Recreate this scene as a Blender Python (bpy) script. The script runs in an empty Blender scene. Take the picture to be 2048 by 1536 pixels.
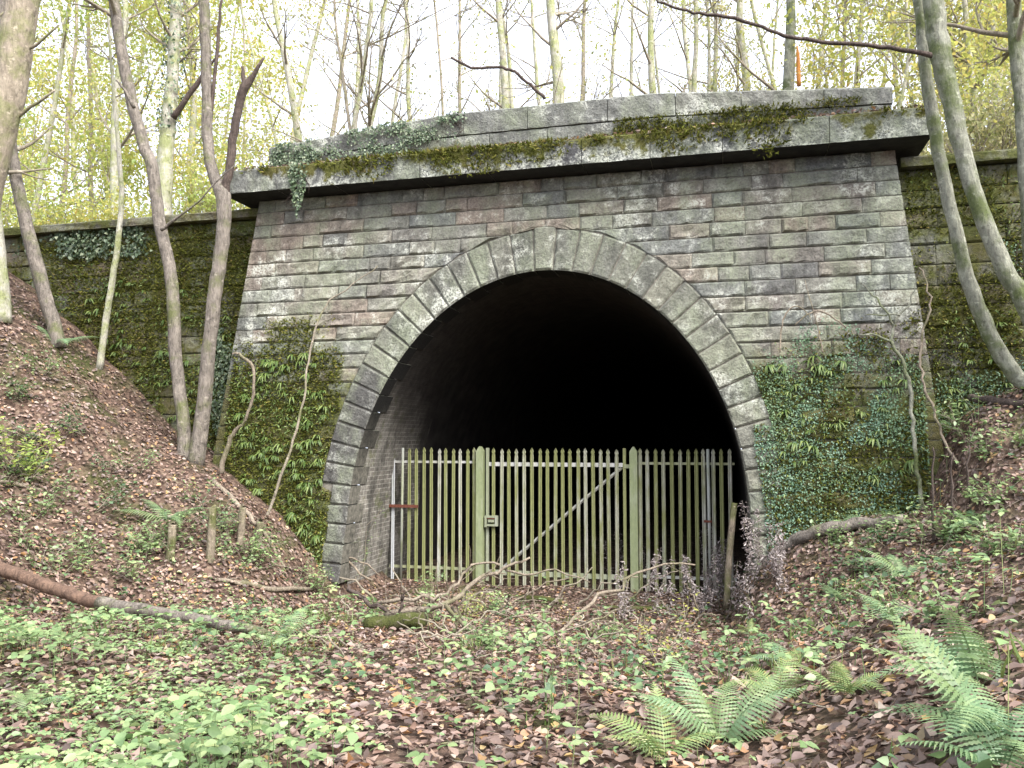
import bpy, math, random
import numpy as np
from mathutils import Vector, Matrix
rng = np.random.default_rng(7); random.seed(7)
S = bpy.context.scene
COL = S.collection

# ------------------------------------------------------------------ camera
CAM = np.array([3.07, -14.3, 2.65]); YAW = math.radians(14.5); PIT = math.radians(3.9); FPX = 1650.0
cd = bpy.data.cameras.new('camera'); co = bpy.data.objects.new('camera', cd); COL.objects.link(co)
cd.sensor_width = 36; cd.lens = FPX / 2048 * 36; cd.clip_start = .05; cd.clip_end = 1000
co.location = CAM; co.rotation_euler = (math.pi/2 + PIT, 0, YAW); S.camera = co
# ------------------------------------------------------------------ sky, sun, exposure
SUN_EL, SUN_AZ = math.radians(50), math.radians(125)      # azimuth from +Y towards +X: to the right, a little behind the camera
w = bpy.data.worlds.new('World'); S.world = w; w.use_nodes = True
nt = w.node_tree; bg = nt.nodes['Background']
sky = nt.nodes.new('ShaderNodeTexSky'); sky.sky_type = 'NISHITA'; sky.sun_disc = False
sky.sun_elevation = SUN_EL; sky.sun_rotation = SUN_AZ; sky.air_density = 0.5; sky.dust_density = 10.0; sky.ozone_density = 0.0
# thin bright overcast: an even white cloud layer over the clear sky
tc = nt.nodes.new('ShaderNodeTexCoord'); cn = nt.nodes.new('ShaderNodeTexNoise'); cn.inputs['Scale'].default_value = 2.5; cn.inputs['Detail'].default_value = 5
cr = nt.nodes.new('ShaderNodeMapRange'); cr.inputs[3].default_value = .78; cr.inputs[4].default_value = .98
mx = nt.nodes.new('ShaderNodeMix'); mx.data_type = 'RGBA'; mx.inputs[7].default_value = (2.15, 2.28, 2.6, 1)
nt.links.new(tc.outputs['Generated'], cn.inputs['Vector']); nt.links.new(cn.outputs['Fac'], cr.inputs[0]); nt.links.new(cr.outputs[0], mx.inputs[0])
nt.links.new(sky.outputs[0], mx.inputs[6]); nt.links.new(mx.outputs[2], bg.inputs[0]); bg.inputs[1].default_value = 0.15
sl = bpy.data.lights.new('sun', 'SUN'); so = bpy.data.objects.new('sun', sl); COL.objects.link(so)
sl.energy = 1.2; sl.angle = math.radians(40); sl.color = (1, .975, .94)
sd = Vector((math.sin(SUN_AZ)*math.cos(SUN_EL), math.cos(SUN_AZ)*math.cos(SUN_EL), math.sin(SUN_EL)))
so.rotation_euler = sd.to_track_quat('Z', 'Y').to_euler(); so.location = (10, -20, 40)
S.view_settings.view_transform = 'Standard'; S.view_settings.look = 'None'; S.view_settings.gamma = 1
S.view_settings.exposure = 2.6
S.render.engine = 'CYCLES'; S.cycles.use_denoising = True
S.cycles.max_bounces = 6; S.cycles.diffuse_bounces = 4; S.cycles.transmission_bounces = 3; S.cycles.transparent_max_bounces = 6

# ------------------------------------------------------------------ geometry of the photograph -> places
_fw = np.array([-math.sin(YAW)*math.cos(PIT), math.cos(YAW)*math.cos(PIT), math.sin(PIT)])
_rt = np.array([math.cos(YAW), math.sin(YAW), 0.0]); _up = np.cross(_rt, _fw)
def ray(px, py): return _fw + _rt*(px-1024)/FPX - _up*(py-768)/FPX
def at(px, py, Y):
    d = ray(px, py); return CAM + d*((Y-CAM[1])/d[1])
def scale_at(p): return float((np.asarray(p)-CAM) @ _fw)/FPX     # metres per photo pixel at p
def sstep(a, b, v):
    t = np.clip((v-a)/(b-a), 0, 1); return t*t*(3-2*t)
_lat = rng.random((64, 64))
def vnoise(x, y):
    x = np.asarray(x, float); y = np.asarray(y, float)
    xi = np.floor(x).astype(int); yi = np.floor(y).astype(int); u = x-xi; v = y-yi
    u = u*u*(3-2*u); v = v*v*(3-2*v); g = lambda i, j: _lat[i % 64, j % 64]
    return (g(xi, yi)*(1-u)+g(xi+1, yi)*u)*(1-v)+(g(xi, yi+1)*(1-u)+g(xi+1, yi+1)*u)*v - .5
def H(x, y):
    x = np.asarray(x, float); y = np.asarray(y, float)
    fl = -.12 + 1.12*sstep(-.6, -10.5, y)
    foot = 4.9 - .4*sstep(-7, -3, y)
    dl = np.maximum(0, -x-foot); zl = .74*dl*dl/(dl+.35)
    dr = np.maximum(0, x-3.0); nr = sstep(-3.4, -1.0, y); nl = sstep(-5.0, -1.4, y)
    zr = .52*dr*dr/(dr+.3)
    zr = zr*(1-nr) + nr*np.interp(x, [3.1, 3.5, 4.45, 5.9, 6.5, 7.55, 12, 20], [0, .75, 1.4, 1.85, 3.0, 3.6, 6.3, 11])
    zl = zl*(1-nl) + nl*np.interp(-x, [3.3, 3.9, 4.7, 7.2, 9.06, 11.2, 16, 24], [0, .6, 1.4, 2.75, 4.1, 5.7, 9, 15])
    b = zl + zr
    z = fl*(1-.12*np.minimum(b, 6)) + b
    rough = .06 + .09*np.clip(b, 0, 2)
    z = z + rough*(1.3*vnoise(x*.9, y*.9) + .6*vnoise(x*2.3+9, y*2.3) + .3*vnoise(x*5+3, y*5+1))
    top = 7.15 + .25*vnoise(x*.3, y*.3)
    return np.where(z > top-1.0, top-1.0+1.0*np.tanh(np.maximum(z-top+1.0, 0)), z)
def Hill(x, y):
    x = np.asarray(x, float); y = np.asarray(y, float)
    return 7.0 + .06*(y-1) + .35*sstep(5, 9, x) + .02*np.maximum(0, x-6)*np.clip(y, 0, 10) + .5*vnoise(x*.25, y*.25) + .15*vnoise(x, y)
def ground(px, py):
    d = ray(px, py); t = 2.0; p = CAM+d*t
    while t < 60:
        q = CAM+d*t
        if q[2] < float(H(q[0], q[1])): break
        if (abs(q[0]) > 6 and q[1] > -.45) or (3.5 < abs(q[0]) <= 6 and q[1] > faceY(q[2])-.15): break
        t += .02
    q[2] = float(H(q[0], q[1])); return q
FB = 1/7.0
def faceY(z): return -(7.0-z)*FB          # battered face of the portal
# ------------------------------------------------------------------ helpers
def mk(name, V, F, mat, parent=None, smooth=False):
    me = bpy.data.meshes.new(name); me.from_pydata([tuple(map(float, v)) for v in V], [], F); me.update()
    if mat: me.materials.append(mat)
    if smooth: me.polygons.foreach_set('use_smooth', [True]*len(me.polygons))
    o = bpy.data.objects.new(name, me); COL.objects.link(o)
    if parent: o.parent = parent
    return o
def mknp(name, V, F, mat, parent=None, smooth=False):
    """V (n,3), F (m,k) equal-sized faces, fast path"""
    me = bpy.data.meshes.new(name); V = np.asarray(V, np.float32); F = np.asarray(F, np.int32); m, k = F.shape
    me.vertices.add(len(V)); me.vertices.foreach_set('co', V.ravel())
    me.loops.add(m*k); me.loops.foreach_set('vertex_index', F.ravel())
    me.polygons.add(m); me.polygons.foreach_set('loop_start', np.arange(0, m*k, k, dtype=np.int32))
    me.polygons.foreach_set('loop_total', np.full(m, k, np.int32))
    if smooth: me.polygons.foreach_set('use_smooth', np.ones(m, bool))
    me.update(calc_edges=True)
    if mat: me.materials.append(mat)
    o = bpy.data.objects.new(name, me); COL.objects.link(o)
    if parent: o.parent = parent
    return o
def tag(o, label=None, cat=None, group=None, kind=None):
    if label: o['label'] = label
    if cat: o['category'] = cat
    if group: o['group'] = group
    if kind: o['kind'] = kind
    return o
def thing(name, label, cat, loc=(0, 0, 0), group=None):
    o = bpy.data.objects.new(name, None); COL.objects.link(o); o.location = tuple(map(float, loc)); o.empty_display_size = .2
    return tag(o, label, cat, group)
def unit(v):
    v = np.asarray(v, float); return v/(np.linalg.norm(v)+1e-9)
class B:
    def __init__(s): s.V = []; s.F = []
    def tube(s, pts, rad, n=7, cap=True, rough=0.0):
        pts = [np.asarray(p, float) for p in pts]; rad = list(rad); base = len(s.V); m = len(pts)
        ref = np.array([0, 0, 1.0]); t0 = unit(pts[-1]-pts[0])
        if abs(t0[2]) > .9: ref = np.array([1.0, 0, 0])
        for i, p in enumerate(pts):
            t = unit(pts[min(i+1, m-1)]-pts[max(i-1, 0)]); a = unit(np.cross(t, ref)); b = np.cross(t, a)
            for k in range(n):
                th = 2*math.pi*k/n; r = rad[i]*(1+rough*(random.random()-.5)*2)
                s.V.append(p+(a*math.cos(th)+b*math.sin(th))*r)
        for i in range(m-1):
            for k in range(n):
                k2 = (k+1) % n; s.F.append((base+i*n+k, base+i*n+k2, base+(i+1)*n+k2, base+(i+1)*n+k))
        if cap:
            s.F.append(tuple(base+k for k in range(n))[::-1]); s.F.append(tuple(base+(m-1)*n+k for k in range(n)))
    def box(s, lo, hi):
        b = len(s.V); x0, y0, z0 = lo; x1, y1, z1 = hi
        s.V += [np.array(v, float) for v in ((x0,y0,z0),(x1,y0,z0),(x1,y1,z0),(x0,y1,z0),(x0,y0,z1),(x1,y0,z1),(x1,y1,z1),(x0,y1,z1))]
        s.F += [tuple(b+i for i in f) for f in ((0,3,2,1),(4,5,6,7),(0,1,5,4),(1,2,6,5),(2,3,7,6),(3,0,4,7))]
    def build(s, name, mat, parent=None, origin=None, smooth=True):
        V = s.V
        if origin is not None: V = [v-np.asarray(origin, float) for v in V]
        return mk(name, V, s.F, mat, parent, smooth)
def smooth_path(pts, rad, sub=4, jit=0.0):
    """Catmull-Rom through 3D points"""
    P = [np.asarray(p, float) for p in pts]; out = []; ro = []; n = len(P)
    for i in range(n-1):
        p0 = P[max(i-1, 0)]; p1 = P[i]; p2 = P[i+1]; p3 = P[min(i+2, n-1)]
        for k in range(sub):
            t = k/sub
            q = .5*((2*p1)+(-p0+p2)*t+(2*p0-5*p1+4*p2-p3)*t*t+(-p0+3*p1-3*p2+p3)*t**3)
            out.append(q+(rng.normal(size=3)*jit if i+k else 0)); ro.append(rad[i]*(1-t)+rad[i+1]*t)
    out.append(P[-1]); ro.append(rad[-1]); return out, ro
# leaf scatter -------------------------------------------------------
LQ = np.array([(0,1,2,8),(8,2,3,4),(8,4,5,6),(0,8,6,7)])
OVATE = (np.array([(0,0,0),(.17,.13,.04),(.29,.42,.07),(.19,.76,.04),(0,1,-.08),(-.19,.76,.04),(-.29,.42,.07),(-.17,.13,.04),(0,.45,0)]), LQ)
CURL = (np.array([(0,0,.02),(.2,.12,.1),(.31,.45,.22),(.2,.74,.16),(.03,1,.1),(-.22,.7,.06),(-.3,.4,.2),(-.16,.14,.14),(0,.48,0)]), LQ)
LOBED = (np.array([(0,0,0),(.16,.2,.05),(.5,.22,.14),(.26,.44,.04),(.42,.74,.16),(.14,.66,.03),(0,1.02,.1),(-.14,.66,.03),(-.44,.72,.12),(-.26,.44,.02),(-.5,.2,.2),(-.16,.2,.05)]),
         np.array([(0,1,2,3),(0,3,5,5),(3,4,5,5),(0,5,6,7),(0,7,9,9),(7,8,9,9),(0,9,10,11)]))
BLADE = (np.array([(-.05,0,0),(.05,0,0),(.035,.5,.1),(-.035,.5,.1),(.004,1,.34),(-.004,1,.34)]), np.array([(0,1,2,3),(3,2,4,5)]))
IVYL = (np.array([(0,0,0),(.42,.1,.05),(.34,.45,.07),(0,1,-.05),(-.34,.45,.07),(-.42,.1,.05)]), np.array([(0,1,2,3),(0,3,4,5)]))
def basis(fwd, up):
    y = fwd/(np.linalg.norm(fwd, axis=1, keepdims=True)+1e-9)
    x = np.cross(y, up); x /= (np.linalg.norm(x, axis=1, keepdims=True)+1e-9); z = np.cross(x, y); return np.stack([x, y, z], 2)
def scatter(shape, pos, fwd, up, size, width=1.0):
    bv, bf = shape; n = len(pos); R = basis(fwd, up); v = bv*np.array([width, 1, 1])
    V = np.einsum('nij,kj->nki', R, v)*np.asarray(size).reshape(-1, 1, 1)+pos[:, None, :]
    F = bf[None]+(np.arange(n)*len(bv))[:, None, None]
    return V.reshape(-1, 3), F.reshape(-1, bf.shape[1])
def merge(*vf):
    Vs = []; Fs = []; o = 0
    for V, F in vf: Vs.append(V); Fs.append(F+o); o += len(V)
    return np.concatenate(Vs), np.concatenate(Fs)
def fixdegenerate(o):
    o.data.validate(clean_customdata=False); return o
# ------------------------------------------------------------------ materials
class M:
    def __init__(s, name):
        s.m = bpy.data.materials.new(name); s.m.use_nodes = True; s.t = s.m.node_tree; s.t.nodes.clear()
        s.out = s.t.nodes.new('ShaderNodeOutputMaterial')
    def n(s, typ, **kw):
        nd = s.t.nodes.new('ShaderNode'+typ)
        for k, v in kw.items():
            if k.startswith('i_'):
                key = k[2:]; key = int(key) if key.isdigit() else key.replace('_', ' ')
                if hasattr(v, 'is_output') or isinstance(v, bpy.types.NodeSocket): s.t.links.new(v, nd.inputs[key])
                else: nd.inputs[key].default_value = v
            else: setattr(nd, k, v)
        return nd
    def pos(s, scale=(1, 1, 1)):
        g = s.n('NewGeometry'); mp = s.n('Mapping', i_Vector=g.outputs['Position']); mp.inputs['Scale'].default_value = scale; return mp.outputs[0]
    def noise(s, vec, scale, detail=5, rough=.6, out='Fac'):
        return s.n('TexNoise', i_Vector=vec, i_Scale=scale, i_Detail=detail, i_Roughness=rough).outputs[out]
    def ramp(s, fac, stops, interp='LINEAR'):
        r = s.n('ValToRGB', i_Fac=fac); e = r.color_ramp; e.interpolation = interp
        while len(e.elements) < len(stops): e.elements.new(.5)
        for el, (p, c) in zip(e.elements, stops):
            el.position = p; el.color = (c, c, c, 1) if isinstance(c, (int, float)) else (*c, 1)
        return r.outputs[0]
    def mix(s, f, a, b, mode='MIX'):
        m = s.n('Mix', data_type='RGBA', blend_type=mode)
        for k, v in ((0, f), (6, a), (7, b)):
            if isinstance(v, bpy.types.NodeSocket): s.t.links.new(v, m.inputs[k])
            elif isinstance(v, (int, float)): m.inputs[k].default_value = v if k == 0 else (v, v, v, 1)
            else: m.inputs[k].default_value = (*v, 1)
        return m.outputs[2]
    def math(s, op, a, b=0.0, clamp=False):
        m = s.n('Math', operation=op, use_clamp=clamp)
        for k, v in ((0, a), (1, b)):
            if isinstance(v, bpy.types.NodeSocket): s.t.links.new(v, m.inputs[k])
            else: m.inputs[k].default_value = v
        return m.outputs[0]
    def sep(s, vec): return s.n('SeparateXYZ', i_Vector=vec).outputs
    def done(s, col, rough=.9, bump=None, strength=.5, dist=.02, spec=.25, metal=0.0):
        p = s.n('BsdfPrincipled')
        for k, v in (('Base Color', col), ('Roughness', rough), ('Specular IOR Level', spec), ('Metallic', metal)):
            if isinstance(v, bpy.types.NodeSocket): s.t.links.new(v, p.inputs[k])
            else: p.inputs[k].default_value = (*v, 1) if isinstance(v, tuple) else v
        if bump is not None:
            b = s.n('Bump', i_Height=bump, i_Strength=strength, i_Distance=dist); s.t.links.new(b.outputs[0], p.inputs['Normal'])
        s.t.links.new(p.outputs[0], s.out.inputs[0]); return s.m
    def leafdone(s, col, trans=.35, gloss=.06):
        d = s.n('BsdfDiffuse', i_Color=col); t = s.n('BsdfTranslucent', i_Color=col); g = s.n('BsdfGlossy', i_Roughness=.5)
        g.inputs['Color'].default_value = (1, 1, 1, 1)
        a = s.n('MixShader', i_Fac=trans); s.t.links.new(d.outputs[0], a.inputs[1]); s.t.links.new(t.outputs[0], a.inputs[2])
        b = s.n('MixShader', i_Fac=gloss); s.t.links.new(a.outputs[0], b.inputs[1]); s.t.links.new(g.outputs[0], b.inputs[2])
        s.t.links.new(b.outputs[0], s.out.inputs[0]); return s.m

def leafmat(name, stops, trans=.35, gloss=.05, patch=None):
    m = M(name); g = m.n('NewGeometry'); c = m.ramp(g.outputs['Random Per Island'], stops)
    if patch:
        f = m.ramp(m.noise(m.pos(), patch[0], 2), [(.35, 0.0), (.65, 1.0)]); c = m.mix(f, c, m.mix(.6, c, patch[1]))
    c = m.mix(.35, c, m.ramp(m.noise(m.pos(), 40, 2), [(.3, .35), (.7, 1.0)]), 'MULTIPLY')
    return m.leafdone(c, trans, gloss)

def stonemat(name, stops, moss=None, lichen=.5, damp=.5, mosscol=((.035, .05, .008), (.13, .14, .02)), bump=.7, rusty=.0):
    """moss: function(M, x, z, n) -> mask socket, or None"""
    m = M(name); P = m.pos(); oi = m.n('ObjectInfo'); X = m.sep(P)
    nl = m.noise(P, .8, 4); nm = m.noise(P, 4.5, 6, .65); nf = m.noise(P, 28, 6, .7); ng = m.noise(P, 90, 3, .6)
    c = m.ramp(oi.outputs['Random'], stops)
    c = m.mix(.75, c, m.ramp(nm, [(.25, .3), (.5, .85), (.75, 1.4)]), 'MULTIPLY')
    c = m.mix(.6, c, m.ramp(nf, [(.32, .35), (.5, .9), (.68, 1.5)]), 'MULTIPLY')
    # dark damp streaks running down
    st = m.noise(m.pos((2.2, 2.2, .35)), 1.4, 5, .6)
    c = m.mix(m.ramp(st, [(.5, 0.0), (.72, damp)]), c, (.035, .035, .032))
    # pale lichen
    li = m.ramp(m.math('ADD', m.math('MULTIPLY', nm, .55), m.math('MULTIPLY', nl, .55)), [(.57-.06*(lichen > .9), 0.0), (.66-.06*(lichen > .9), 1.0)])
    li = m.math('MULTIPLY', li, m.math('MULTIPLY', m.ramp(nf, [(.42, 0.0), (.55, 1.0)]), lichen))
    c = m.mix(li, c, (.56, .58, .51))
    gs = m.ramp(m.noise(m.pos((1, 1, .5)), 1.7, 5), [(.44, 0.0), (.62, .7)])
    c = m.mix(m.math('MULTIPLY', gs, m.ramp(nf, [(.35, .2), (.6, 1.0)])), c, (.235, .265, .18))
    h = m.math('ADD', m.math('ADD', m.math('MULTIPLY', nm, .6), m.math('MULTIPLY', m.noise(P, 13, 5, .65), .8)), m.math('ADD', m.math('MULTIPLY', nf, .45), m.math('MULTIPLY', ng, .15)))
    if moss:
        k = moss(m, X, nl, nm, nf); mc = m.ramp(nf, [(.25, mosscol[0]), (.75, mosscol[1])])
        mc = m.mix(m.ramp(m.noise(P, 1.3, 4), [(.45, 0.0), (.75, .7)]), mc, (.11, .07, .025))
        c = m.mix(k, c, mc); h = m.math('ADD', h, m.math('MULTIPLY', k, m.math('MULTIPLY', ng, .8)))
    return m.done(c, .92, h, bump, .07, .2)

def moss_low(m, X, nl, nm, nf):       # old damp growth up to about 4.2 m on the abutments
    edge = m.math('ADD', m.math('MULTIPLY', nl, 2.6), m.math('MULTIPLY', nm, 2.4))
    k = m.ramp(m.math('SUBTRACT', m.math('ADD', edge, 1.75), X[2]), [(.1, 0.0), (.9, .85)])
    return m.math('MULTIPLY', k, m.ramp(m.math('ADD', m.math('MULTIPLY', nm, .5), m.math('MULTIPLY', nf, .5)), [(.36, .25), (.5, 1.0)]))
def moss_wing(m, X, nl, nm, nf): return m.ramp(m.math('ADD', m.math('MULTIPLY', nl, .5), m.math('MULTIPLY', nm, .6)), [(.46, 0.0), (.60, .9)])
def moss_corn(m, X, nl, nm, nf):
    v = m.math('ADD', m.math('MULTIPLY', nl, 1.0), m.math('MULTIPLY', nm, .7))
    v = m.math('ADD', v, m.math('MULTIPLY', m.math('SUBTRACT', X[2], 7.75), .55)); return m.ramp(v, [(.80, 0.0), (.90, .95)])
def moss_par(m, X, nl, nm, nf):
    v = m.math('ADD', m.math('MULTIPLY', nl, .9), m.math('MULTIPLY', nm, .5))
    v = m.math('SUBTRACT', v, m.math('MULTIPLY', m.math('SUBTRACT', X[2], 8.1), 1.0)); return m.ramp(v, [(.64, 0.0), (.74, .9)])
STOPS = [(0, (.205, .205, .18)), (.16, (.27, .265, .225)), (.30, (.29, .24, .195)), (.46, (.19, .20, .185)), (.60, (.25, .25, .21)), (.74, (.295, .245, .2)), (.86, (.155, .165, .16)), (1, (.275, .28, .24))]
m_stone = stonemat('rock_faced_sandstone', STOPS, moss_low, .85, .5)
m_vous = stonemat('arch_sandstone', [(0, (.21, .21, .175)), (.4, (.15, .155, .135)), (.7, (.245, .245, .195)), (1, (.185, .187, .16))], None, .85, .65)
m_vous_dark = stonemat('dark_wet_gritstone', [(0, (.10, .10, .095)), (.5, (.15, .145, .135)), (1, (.12, .12, .11))], None, .4, .7)
m_corn = stonemat('cornice_stone', [(0, (.25, .27, .24)), (.3, (.08, .08, .088)), (.55, (.30, .31, .28)), (.75, (.10, .10, .105)), (1, (.2, .21, .195))], moss_corn, .95, .5, ((.04, .05, .008), (.15, .15, .025)))
m_para = stonemat('parapet_stone', [(0, (.23, .235, .215)), (.5, (.18, .185, .17)), (1, (.27, .27, .235))], moss_par, .75, .6)
m_wing = stonemat('mossy_wing_stone', [(0, (.17, .16, .13)), (.5, (.2, .2, .17)), (1, (.24, .19, .14))], moss_wing, .5, .5)
msz = M('soot_blackened_stone'); zz = msz.sep(msz.pos())[2]
m_sootstone = msz.done(msz.mix(msz.ramp(msz.math('DIVIDE', msz.math('ADD', zz, msz.math('MULTIPLY', msz.noise(msz.pos(), 2, 4), 1.0)), 6.0), [(.4, 0.0), (.62, 1.0)]), msz.ramp(msz.noise(msz.pos(), 12, 5), [(.3, (.05, .05, .042)), (.7, (.2, .19, .16))]), (.014, .014, .013)), .9, msz.noise(msz.pos(), 30, 5), .6, .02)
mu = M('near_black_soffit'); m_under = mu.done(mu.ramp(mu.noise(mu.pos(), 6, 5), [(.3, (.008, .008, .009)), (.75, (.035, .035, .033))]), .8, mu.noise(mu.pos(), 25, 4), .4, .02)  # near-black tone for the downward faces of the cornice stones only
mm = M('mortar'); m_mortar = mm.done(mm.ramp(mm.noise(mm.pos(), 9, 5), [(.3, (.10, .095, .08)), (.7, (.28, .26, .22))]), .95, mm.noise(mm.pos(), 60, 4), .5, .01)

mb = M('tunnel_brick'); uv = mb.n('UVMap').outputs[0]
bt = mb.n('TexBrick', i_Vector=uv, i_Scale=1.0); bt.inputs['Brick Width'].default_value = .235; bt.inputs['Row Height'].default_value = .085
bt.inputs['Mortar Size'].default_value = .009; bt.inputs['Mortar Smooth'].default_value = .2
for k, c in ((1, (.25, .235, .205)), (2, (.15, .14, .125)), (3, (.38, .37, .33))): bt.inputs[k].default_value = (*c, 1)
cb = mb.mix(.8, bt.outputs['Color'], mb.ramp(mb.noise(mb.pos(), 5, 5), [(.3, .45), (.7, 1.3)]), 'MULTIPLY')
cb = mb.mix(mb.ramp(mb.noise(mb.pos(), 1.1, 5), [(.5, 0.0), (.68, .55)]), cb, (.33, .32, .29))
cb = mb.mix(mb.ramp(mb.noise(mb.pos((1, 1, .5)), 2.3, 6), [(.46, 0.0), (.62, .8)]), cb, (.05, .048, .042))
cb = mb.mix(mb.ramp(mb.noise(mb.pos(), 3.1, 6), [(.56, 0.0), (.66, .7)]), cb, (.10, .11, .05))
cb = mb.mix(.7, cb, mb.ramp(mb.noise(mb.pos(), 22, 5), [(.3, .4), (.7, 1.4)]), 'MULTIPLY')
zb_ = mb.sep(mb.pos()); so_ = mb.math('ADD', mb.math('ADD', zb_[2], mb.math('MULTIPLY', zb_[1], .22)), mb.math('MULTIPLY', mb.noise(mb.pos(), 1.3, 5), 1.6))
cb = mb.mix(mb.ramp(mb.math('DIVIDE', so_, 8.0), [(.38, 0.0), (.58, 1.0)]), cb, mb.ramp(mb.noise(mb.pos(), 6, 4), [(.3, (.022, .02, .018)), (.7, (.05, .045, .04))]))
m_brick = mb.done(cb, .9, mb.math('ADD', mb.math('MULTIPLY', bt.outputs['Fac'], -1.0), mb.math('MULTIPLY', mb.noise(mb.pos(), 40, 4), .6)), .7, .012)
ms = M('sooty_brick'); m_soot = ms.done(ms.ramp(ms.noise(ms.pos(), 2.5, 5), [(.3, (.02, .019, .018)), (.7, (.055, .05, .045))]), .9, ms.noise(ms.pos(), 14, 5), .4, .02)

mg = M('leaf_mould'); gp = mg.pos()
vor = mg.n('TexVoronoi', i_Vector=gp, i_Scale=17.0); vr = mg.n('TexVoronoi', i_Vector=gp, i_Scale=17.0)
gc = mg.ramp(mg.sep(vor.outputs['Color'])[0], [(0, (.035, .024, .018)), (.4, (.09, .058, .042)), (.75, (.15, .10, .075)), (1, (.2, .15, .11))])
gc = mg.mix(.7, gc, mg.ramp(mg.noise(gp, 3, 6), [(.3, .4), (.7, 1.2)]), 'MULTIPLY')
gc = mg.mix(mg.ramp(mg.noise(gp, .9, 6), [(.5, 0.0), (.66, .8)]), gc, mg.ramp(mg.noise(gp, 30, 4), [(.3, (.02, .03, .008)), (.7, (.07, .085, .02))]))
m_ground = mg.done(gc, .95, mg.math('ADD', mg.math('MULTIPLY', vor.outputs['Distance'], .8), mg.noise(gp, 12, 5)), .8, .05)

def barkmat(name, a, b, moss=0.0, mosscol=(.12, .16, .03), scale=1.0):
    m = M(name); P = m.pos((1, 1, .22)); n1 = m.noise(P, 26*scale, 6, .7); n2 = m.noise(m.pos(), 2.2, 5)
    c = m.ramp(n1, [(.3, a), (.7, b)])
    c = m.mix(m.ramp(m.noise(m.pos((1, 1, .6)), 6, 4), [(.5, 0.0), (.7, .5)]), c, tuple(min(1, v*1.35) for v in b))
    if moss: c = m.mix(m.ramp(n2, [(.62-moss*.35, 0.0), (.8-moss*.35, .85)]), c, m.mix(m.noise(m.pos(), 30, 3), tuple(v*.5 for v in mosscol), tuple(v*1.3 for v in mosscol)))
    c = m.mix(m.ramp(m.noise(m.pos((1, 1, .8)), 11*scale, 6, .7), [(.56, 0.0), (.68, .65)]), c, tuple(v*.35 for v in a))
    c = m.mix(m.ramp(m.noise(m.pos((1, 1, 1.6)), 7, 3), [(.6, 0.0), (.7, .5)]), c, tuple(min(.6, v*1.6+.03) for v in b))
    return m.done(c, .9, m.math('ADD', n1, m.math('MULTIPLY', m.noise(m.pos((1, 1, .5)), 9*scale, 6, .7), 1.2)), 1.0, .035)
m_bark = barkmat('grey_brown_bark', (.08, .07, .06), (.26, .23, .195), .35, (.13, .15, .05))
m_bark_pale = barkmat('pale_ash_bark', (.28, .27, .22), (.52, .50, .42), .55, (.30, .34, .13))
m_bark_green = barkmat('algae_green_bark', (.13, .13, .105), (.32, .33, .26), .5, (.09, .12, .03))
m_bark_rough = barkmat('furrowed_bark', (.16, .135, .10), (.36, .31, .24), .45, (.2, .22, .08), .6)
m_bark_dark = barkmat('dark_dead_wood', (.045, .035, .03), (.13, .10, .085))
m_twig = barkmat('twig_bark', (.2, .17, .13), (.36, .32, .25), .3, (.2, .22, .08))
m_red = barkmat('bare_reddish_wood', (.085, .055, .042), (.21, .135, .095), 0)
m_deadpale = barkmat('bleached_dead_branch', (.13, .105, .08), (.33, .28, .215), .3, (.12, .13, .05))
m_mosslog = barkmat('mossy_log', (.05, .04, .03), (.13, .11, .08), .85, (.07, .085, .015))
m_stake = barkmat('weathered_stake', (.16, .13, .10), (.33, .28, .21), .5, (.10, .12, .03))
m_orange = barkmat('torn_orange_wood', (.42, .17, .04), (.62, .28, .08))

def paintmat(name, base, algae, amt):
    m = M(name); P = m.pos((1, 1, .25)); n1 = m.noise(P, 9, 5); oi = m.n('ObjectInfo').outputs['Random']
    f = m.math('ADD', m.math('MULTIPLY', n1, .8), m.math('MULTIPLY', oi, .5))
    c = m.mix(m.ramp(f, [(.5-amt*.3, 0.0), (.85-amt*.3, 1.0)]), base, m.mix(m.noise(m.pos((1, 1, .5)), 20, 4), tuple(v*.65 for v in algae), algae))
    c = m.mix(.35, c, m.ramp(m.noise(m.pos((1, 1, .3)), 45, 4), [(.3, .55), (.7, 1.1)]), 'MULTIPLY')
    return m.done(c, .6, m.noise(m.pos(), 60, 3), .15, .004, .35)
m_pale = paintmat('galvanised_steel_with_algae', (.48, .48, .44), (.29, .31, .13), .7)
m_post = paintmat('algae_covered_post', (.38, .40, .30), (.31, .36, .19), .6)
m_rail = paintmat('galvanised_rail', (.58, .58, .56), (.40, .42, .25), .2)
m_galv = paintmat('bare_galvanised_tube', (.47, .49, .5), (.34, .37, .25), .25)
mr = M('rusty_iron'); m_rust = mr.done(mr.ramp(mr.noise(mr.pos(), 30, 5), [(.3, (.09, .03, .02)), (.7, (.2, .075, .05))]), .85, mr.noise(mr.pos(), 80, 3), .3, .005)

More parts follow.
